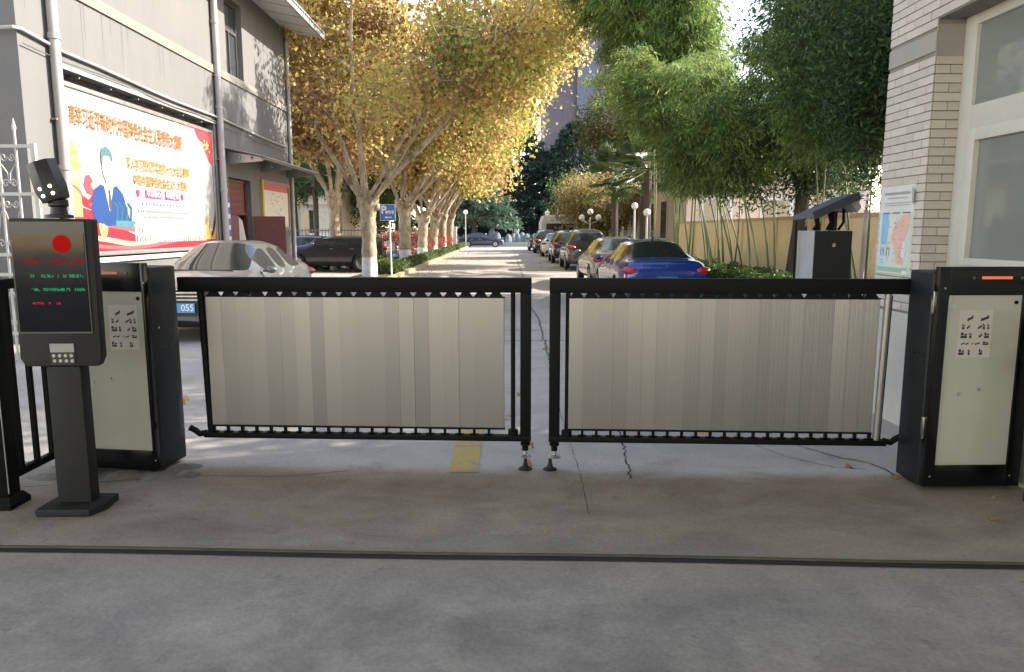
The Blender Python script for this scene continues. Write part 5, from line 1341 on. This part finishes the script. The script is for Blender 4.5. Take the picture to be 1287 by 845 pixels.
    for e_ in bm.edges:
        ms = {f.material_index for f in e_.link_faces}
        if len(ms) > 1: e_[cl] = .75
    bm.to_mesh(me); bm.free()
    tmp = bpy.data.objects.new('tmp', me); C.objects.link(tmp)
    sm = tmp.modifiers.new('s','SUBSURF'); sm.levels = 1 if simple else 2; sm.render_levels = sm.levels
    cut = MB(); wy = (.86-L/2, .86+2.72*L/4.65-L/2) if kind == 'sedan' else (.88-L/2, .88+2.68-L/2); wr_ = .325 if kind == 'sedan' else .36
    for y_ in wy:
        for sx in (-1,1): cut.tube([(sx*(hw-.26),y_,wr_),(sx*(hw+.1),y_,wr_)], wr_+.055, 28)
    co = cut.build('cut', TRIM); md = tmp.modifiers.new('b','BOOLEAN'); md.object = co; md.operation = 'DIFFERENCE'; md.solver = 'EXACT'
    dg = bpy.context.evaluated_depsgraph_get(); em = bpy.data.meshes.new_from_object(tmp.evaluated_get(dg))
    bpy.data.objects.remove(tmp); bpy.data.objects.remove(co)
    mats = {0:('body',paint),1:('side_windows',glass),2:('windscreen',windscreen or glass),3:('rear_window',CG1),4:('underbody',TRIM),5:('underbody',TRIM)}
    bodyo = None
    for mi in (0,1,2,3,4):
        bm = bmesh.new(); bm.from_mesh(em)
        dl = [f for f in bm.faces if f.material_index != mi and not (mi == 4 and f.material_index > 4)]
        bmesh.ops.delete(bm, geom=dl, context='FACES')
        if not bm.faces: bm.free(); continue
        nm_, mt = mats[mi]
        if mi in (1,2,3):
            # separate each pane: push 3 mm proud
            bm.normal_update()
            vn = {v: v.normal.copy() for v in bm.verts}
            for v in bm.verts: v.co += vn[v]*.002
        m2 = bpy.data.meshes.new(nm_); bm.to_mesh(m2); bm.free()
        m2.materials.clear(); m2.materials.append(mt); m2.polygons.foreach_set('material_index', [0]*len(m2.polygons)); smooth_me(m2, .7 if mi in (0,4) else 3.1)
        if len(m2.polygons) == 0: continue
        o = bpy.data.objects.new(nm_, m2); C.objects.link(o); o.parent = t
        if mi == 0: bodyo = o
    # wheels
    for c_ in [c_ for c_ in kids(t) if c_.name.startswith('side_windows')]:
        split_sides(c_)
    wp_ = None
    for y_ in wy:
        for sx in (-1,1):
            ty = MB().tube([(sx*(hw-.20),y_,wr_),(sx*(hw-.19),y_,wr_),(sx*(hw-.03),y_,wr_),(sx*(hw-.015),y_,wr_)], [wr_-.02,wr_,wr_,wr_-.025], 24).build('wheel', TYRE, t, world=False, smooth=True)
            rm_ = MB().disc((sx*(hw-.013),y_,wr_), wr_*.66, (1,0,0), .012, 24)
            rm_.disc((sx*(hw-.004),y_,wr_), wr_*.14, (1,0,0), .018, 12)
            for q in range(5):
                a_ = q*2*PI/5; rm_.obox((sx*(hw-.006),y_+math.cos(a_)*wr_*.36,wr_+math.sin(a_)*wr_*.36),(.012,wr_*.13,wr_*.58),(a_-PI/2,0,0))
            rm_.build('rim', RIM, ty, world=False)
    zl = .74 if kind == 'sedan' else .88
    for sx in (-1,1):
        a_ = .955 if kind == 'sedan' else .96
        MB().sphere((sx*hw*.80, L/2-.12, zl+.09), .13, 14, 8, (1.5,1.0,.66)).build('tail_lamp', TL, t, world=False, smooth=True)
        MB().sphere((sx*hw*.72, -L/2+.22, .68 if kind == 'sedan' else .80), .11, 14, 8, (1.4,1.6,.6)).build('head_lamp', HL, t, world=False, smooth=True)
        yv = 1.62-L/2
        mr = MB().sphere((sx*(hw+.075), yv, 1.0 if kind == 'sedan' else 1.12), .07, 12, 8, (1.3,.75,.85)).build('mirror', paint, t, world=False, smooth=True)
        MB().obox((sx*(hw+.0), yv-.01, .98 if kind == 'sedan' else 1.09),(.10,.05,.03)).build('mirror_foot', TRIM, mr, world=False)
        for q_ in ((2.05,2.9) if kind == 'sedan' else (2.05,2.9)):
            MB().obox((sx*(hw-.004), q_-L/2+.3, .80 if kind == 'sedan' else .93),(.03,.17,.022)).build('door_handle', CHROME, t, world=False)
    # bumpers details
    MB().box(-.26,.26,L/2-.03,L/2+.006,.60 if kind == 'sedan' else .62,.72 if kind == 'sedan' else .75).build('plate_recess', TRIM, t, world=False)
    MB().box(-.22,.22,L/2+.007,L/2+.014,.605,.715).build('number_plate', flat((.04,.16,.55),.4), t, world=False)
    MB().box(-hw*.7,hw*.7,L/2-.10,L/2-.01,.30,.40).build('rear_bumper', TRIM, t, world=False)
    return t
PSILV = mat('silver_paint', (.105,.108,.11), .35, .15, var=.06, coat=.8, dirt=.15)
PBLUE = mat('blue_paint', (.012,.042,.24), .25, .3, var=.05, coat=1)
PCHAM = mat('champagne_paint', (.22,.185,.165), .35, .4, var=.05, coat=.8)
PBRN = mat('brown_paint', (.055,.045,.038), .3, .4, coat=.9, dirt=.1)
PBLK = mat('black_paint', (.012,.012,.014), .25, .2, coat=1)
PWHT = mat('white_car_paint', (.72,.70,.66), .3, coat=.7, var=.03)
PNAV = mat('navy_paint', (.02,.03,.07), .25, .3, coat=1)

def yc(yfront, L=4.65): return yfront+L/2
# silver car, front towards the camera (front = -Y in car space)
sc_ = make_car('parked_car', 'dusty silver sedan facing the camera behind the left barrier leaf', (-4.92, yc(10.75), 0), R(-1), PSILV, windscreen=CGL, W=1.80, H=1.49, glass=mat('car_side_glass',(.03,.033,.036),.15,spec=.3))
# grille, plate with the visible digits, sunshade, wiper
for i in range(4): MB().obox((.05,-4.65/2+.00,.80-i*.052),(.95,.05,.020)).build('grille_bar', CHROME, sc_, world=False)
MB().box(-.48,.58,-4.65/2-.012,-4.65/2+.05,.40,.82).build('grille', TRIM, sc_, world=False)
MB().box(-.06,.39,-4.65/2-.045,-4.65/2-.035,.455,.595).build('number_plate', flat((.08,.32,.62),.4), sc_, world=False)
text('plate_digits', '055', .14, flat((.8,.85,.85)), sc_.matrix_basis @ frame((.285,-4.65/2-.048,.525),(1,0,0),(0,0,1)), sc_, .19, .003)
MB().obox((-.12,-4.65/2+1.40,1.005),(1.1,.03,.015),(0,0,R(-3))).build('wiper', TRIM, sc_, world=False)
bc = make_car('parked_car', 'blue sedan parked nearest on the right, seen from behind', (3.25, yc(15.0), 0), R(181), PBLUE, W=1.85, H=1.47)
MB().disc((0,4.65/2-.045,.90), .042, (0,1,.25), .02, 18).build('emblem', CHROME, bc, world=False)
for i in range(4): MB().obox((.38+i*.045,4.65/2-.035,.895),(.026,.012,.03)).build('model_letter', CHROME, bc, world=False)
MB().obox((0,3.1-4.65/2,1.485),(.05,.16,.06)).build('roof_fin', PBLUE, bc, world=False)
MB().tube([(-.5,2.0,1.055),(.5,2.0,1.055)], .012, 6).build('boot_line', PBLUE, bc, world=False)
make_car('parked_car', 'champagne sedan parked ahead of the blue one', (3.28, yc(20.6), 0), R(181.5), PCHAM, H=1.47)
make_car('parked_suv', 'dark brown suv with red tail lamps, third in the right-hand row', (3.38, yc(30.2), 0), R(180.5), PBRN, 'suv', H=1.74, W=1.86)
make_car('parked_suv', 'dark suv just beyond the brown one on the right', (3.20, yc(36.8), 0), PI, PBLK, 'suv', H=1.70, W=1.84, simple=True)
make_car('parked_car', 'white sedan standing beyond the dark suvs', (3.15, yc(46.5), 0), R(179), PWHT, H=1.5, simple=True)
make_car('parked_suv', 'black suv in front of the white sedan, far right row', (2.9, yc(53.5), 0), PI, PBLK, 'suv', H=1.75, simple=True)
make_car('parked_car', 'dark car farthest in the right-hand row', (2.7, yc(60), 0), PI, PBRN, simple=True)
make_car('parked_suv', 'dark suv with pale roof parked sideways behind the silver car', (-6.9, 30.3, 0), R(-97), mat('black_brown_paint',(.03,.025,.024),.3,.3,coat=.8), 'suv', H=1.46, simple=True)
make_car('parked_car', 'dark blue car half hidden between the silver car and the suv', (-8.9, 32.2, 0), R(-95), PNAV, simple=True)
make_car('parked_car', 'small dark car crossing the far end of the road', (-2.6, 74, 0), R(90), PNAV, simple=True)
# pale roof on the sideways suv
# van
vn = thing('box_van', 'pale grey van parked beyond the row of cars on the right', 'van', (3.9,60.5,0))
VP = mat('van_paint', (.45,.43,.38), .5, var=.08, dirt=.2)
MB().poly([(2.75,58,.45),(2.75,58,2.3),(2.95,58,2.85),(5.4,58,2.9),(5.6,58,2.5),(5.6,58,.45)], (0,5.5,0)).build('box', VP, vn, bevel=.05)
MB().box(3.1,5.25,57.96,57.995,1.5,2.2).build('rear_window', CG1, vn); MB().box(3.0,5.3,57.9,57.99,.5,.7).build('bumper', TRIM, vn)
for x_ in (2.95,5.15): 
    for y_ in (59,62.4): MB().tube([(x_-.12,y_,.35),(x_+.3,y_,.35)], .35, 18).build('wheel', TYRE, vn)
for x_ in (3.2,4.0,4.7): MB().tube([(x_,59,2.8),(x_+.05,59,3.3)], .03, 6).build('roof_spike', WHITEM, vn)
for x_ in (2.85,5.35): MB().box(x_,x_+.14,57.95,57.99,1.0,1.4).build('tail_lamp', TL, vn)

# fallen plane leaves on the road, each a small curled blade
g = np.random.default_rng(77); N = 420
P = np.stack([g.uniform(-7,4.4,N), g.uniform(6,60,N), np.full(N,.012)],1)
P[:160,0] = -3.7+np.abs(g.normal(size=160))*.5; P[160:230] = np.stack([g.uniform(-2.2,3,70), g.uniform(3.7,6.5,70), np.full(70,.010)],1)[:70]
P = np.delete(P, np.s_[172:230], 0); N = len(P)
D = np.stack([g.normal(size=N), g.normal(size=N), np.full(N,.12)],1)
o = leaves('fallen_leaves', P, PLEAF, .085, .075, D*3, .15, .3, g.uniform(0,.6,N), None, 78, 'stuff')
tag(o, 'scattered dry yellow-brown leaves lying on the road and along the kerb', 'fallen leaves')
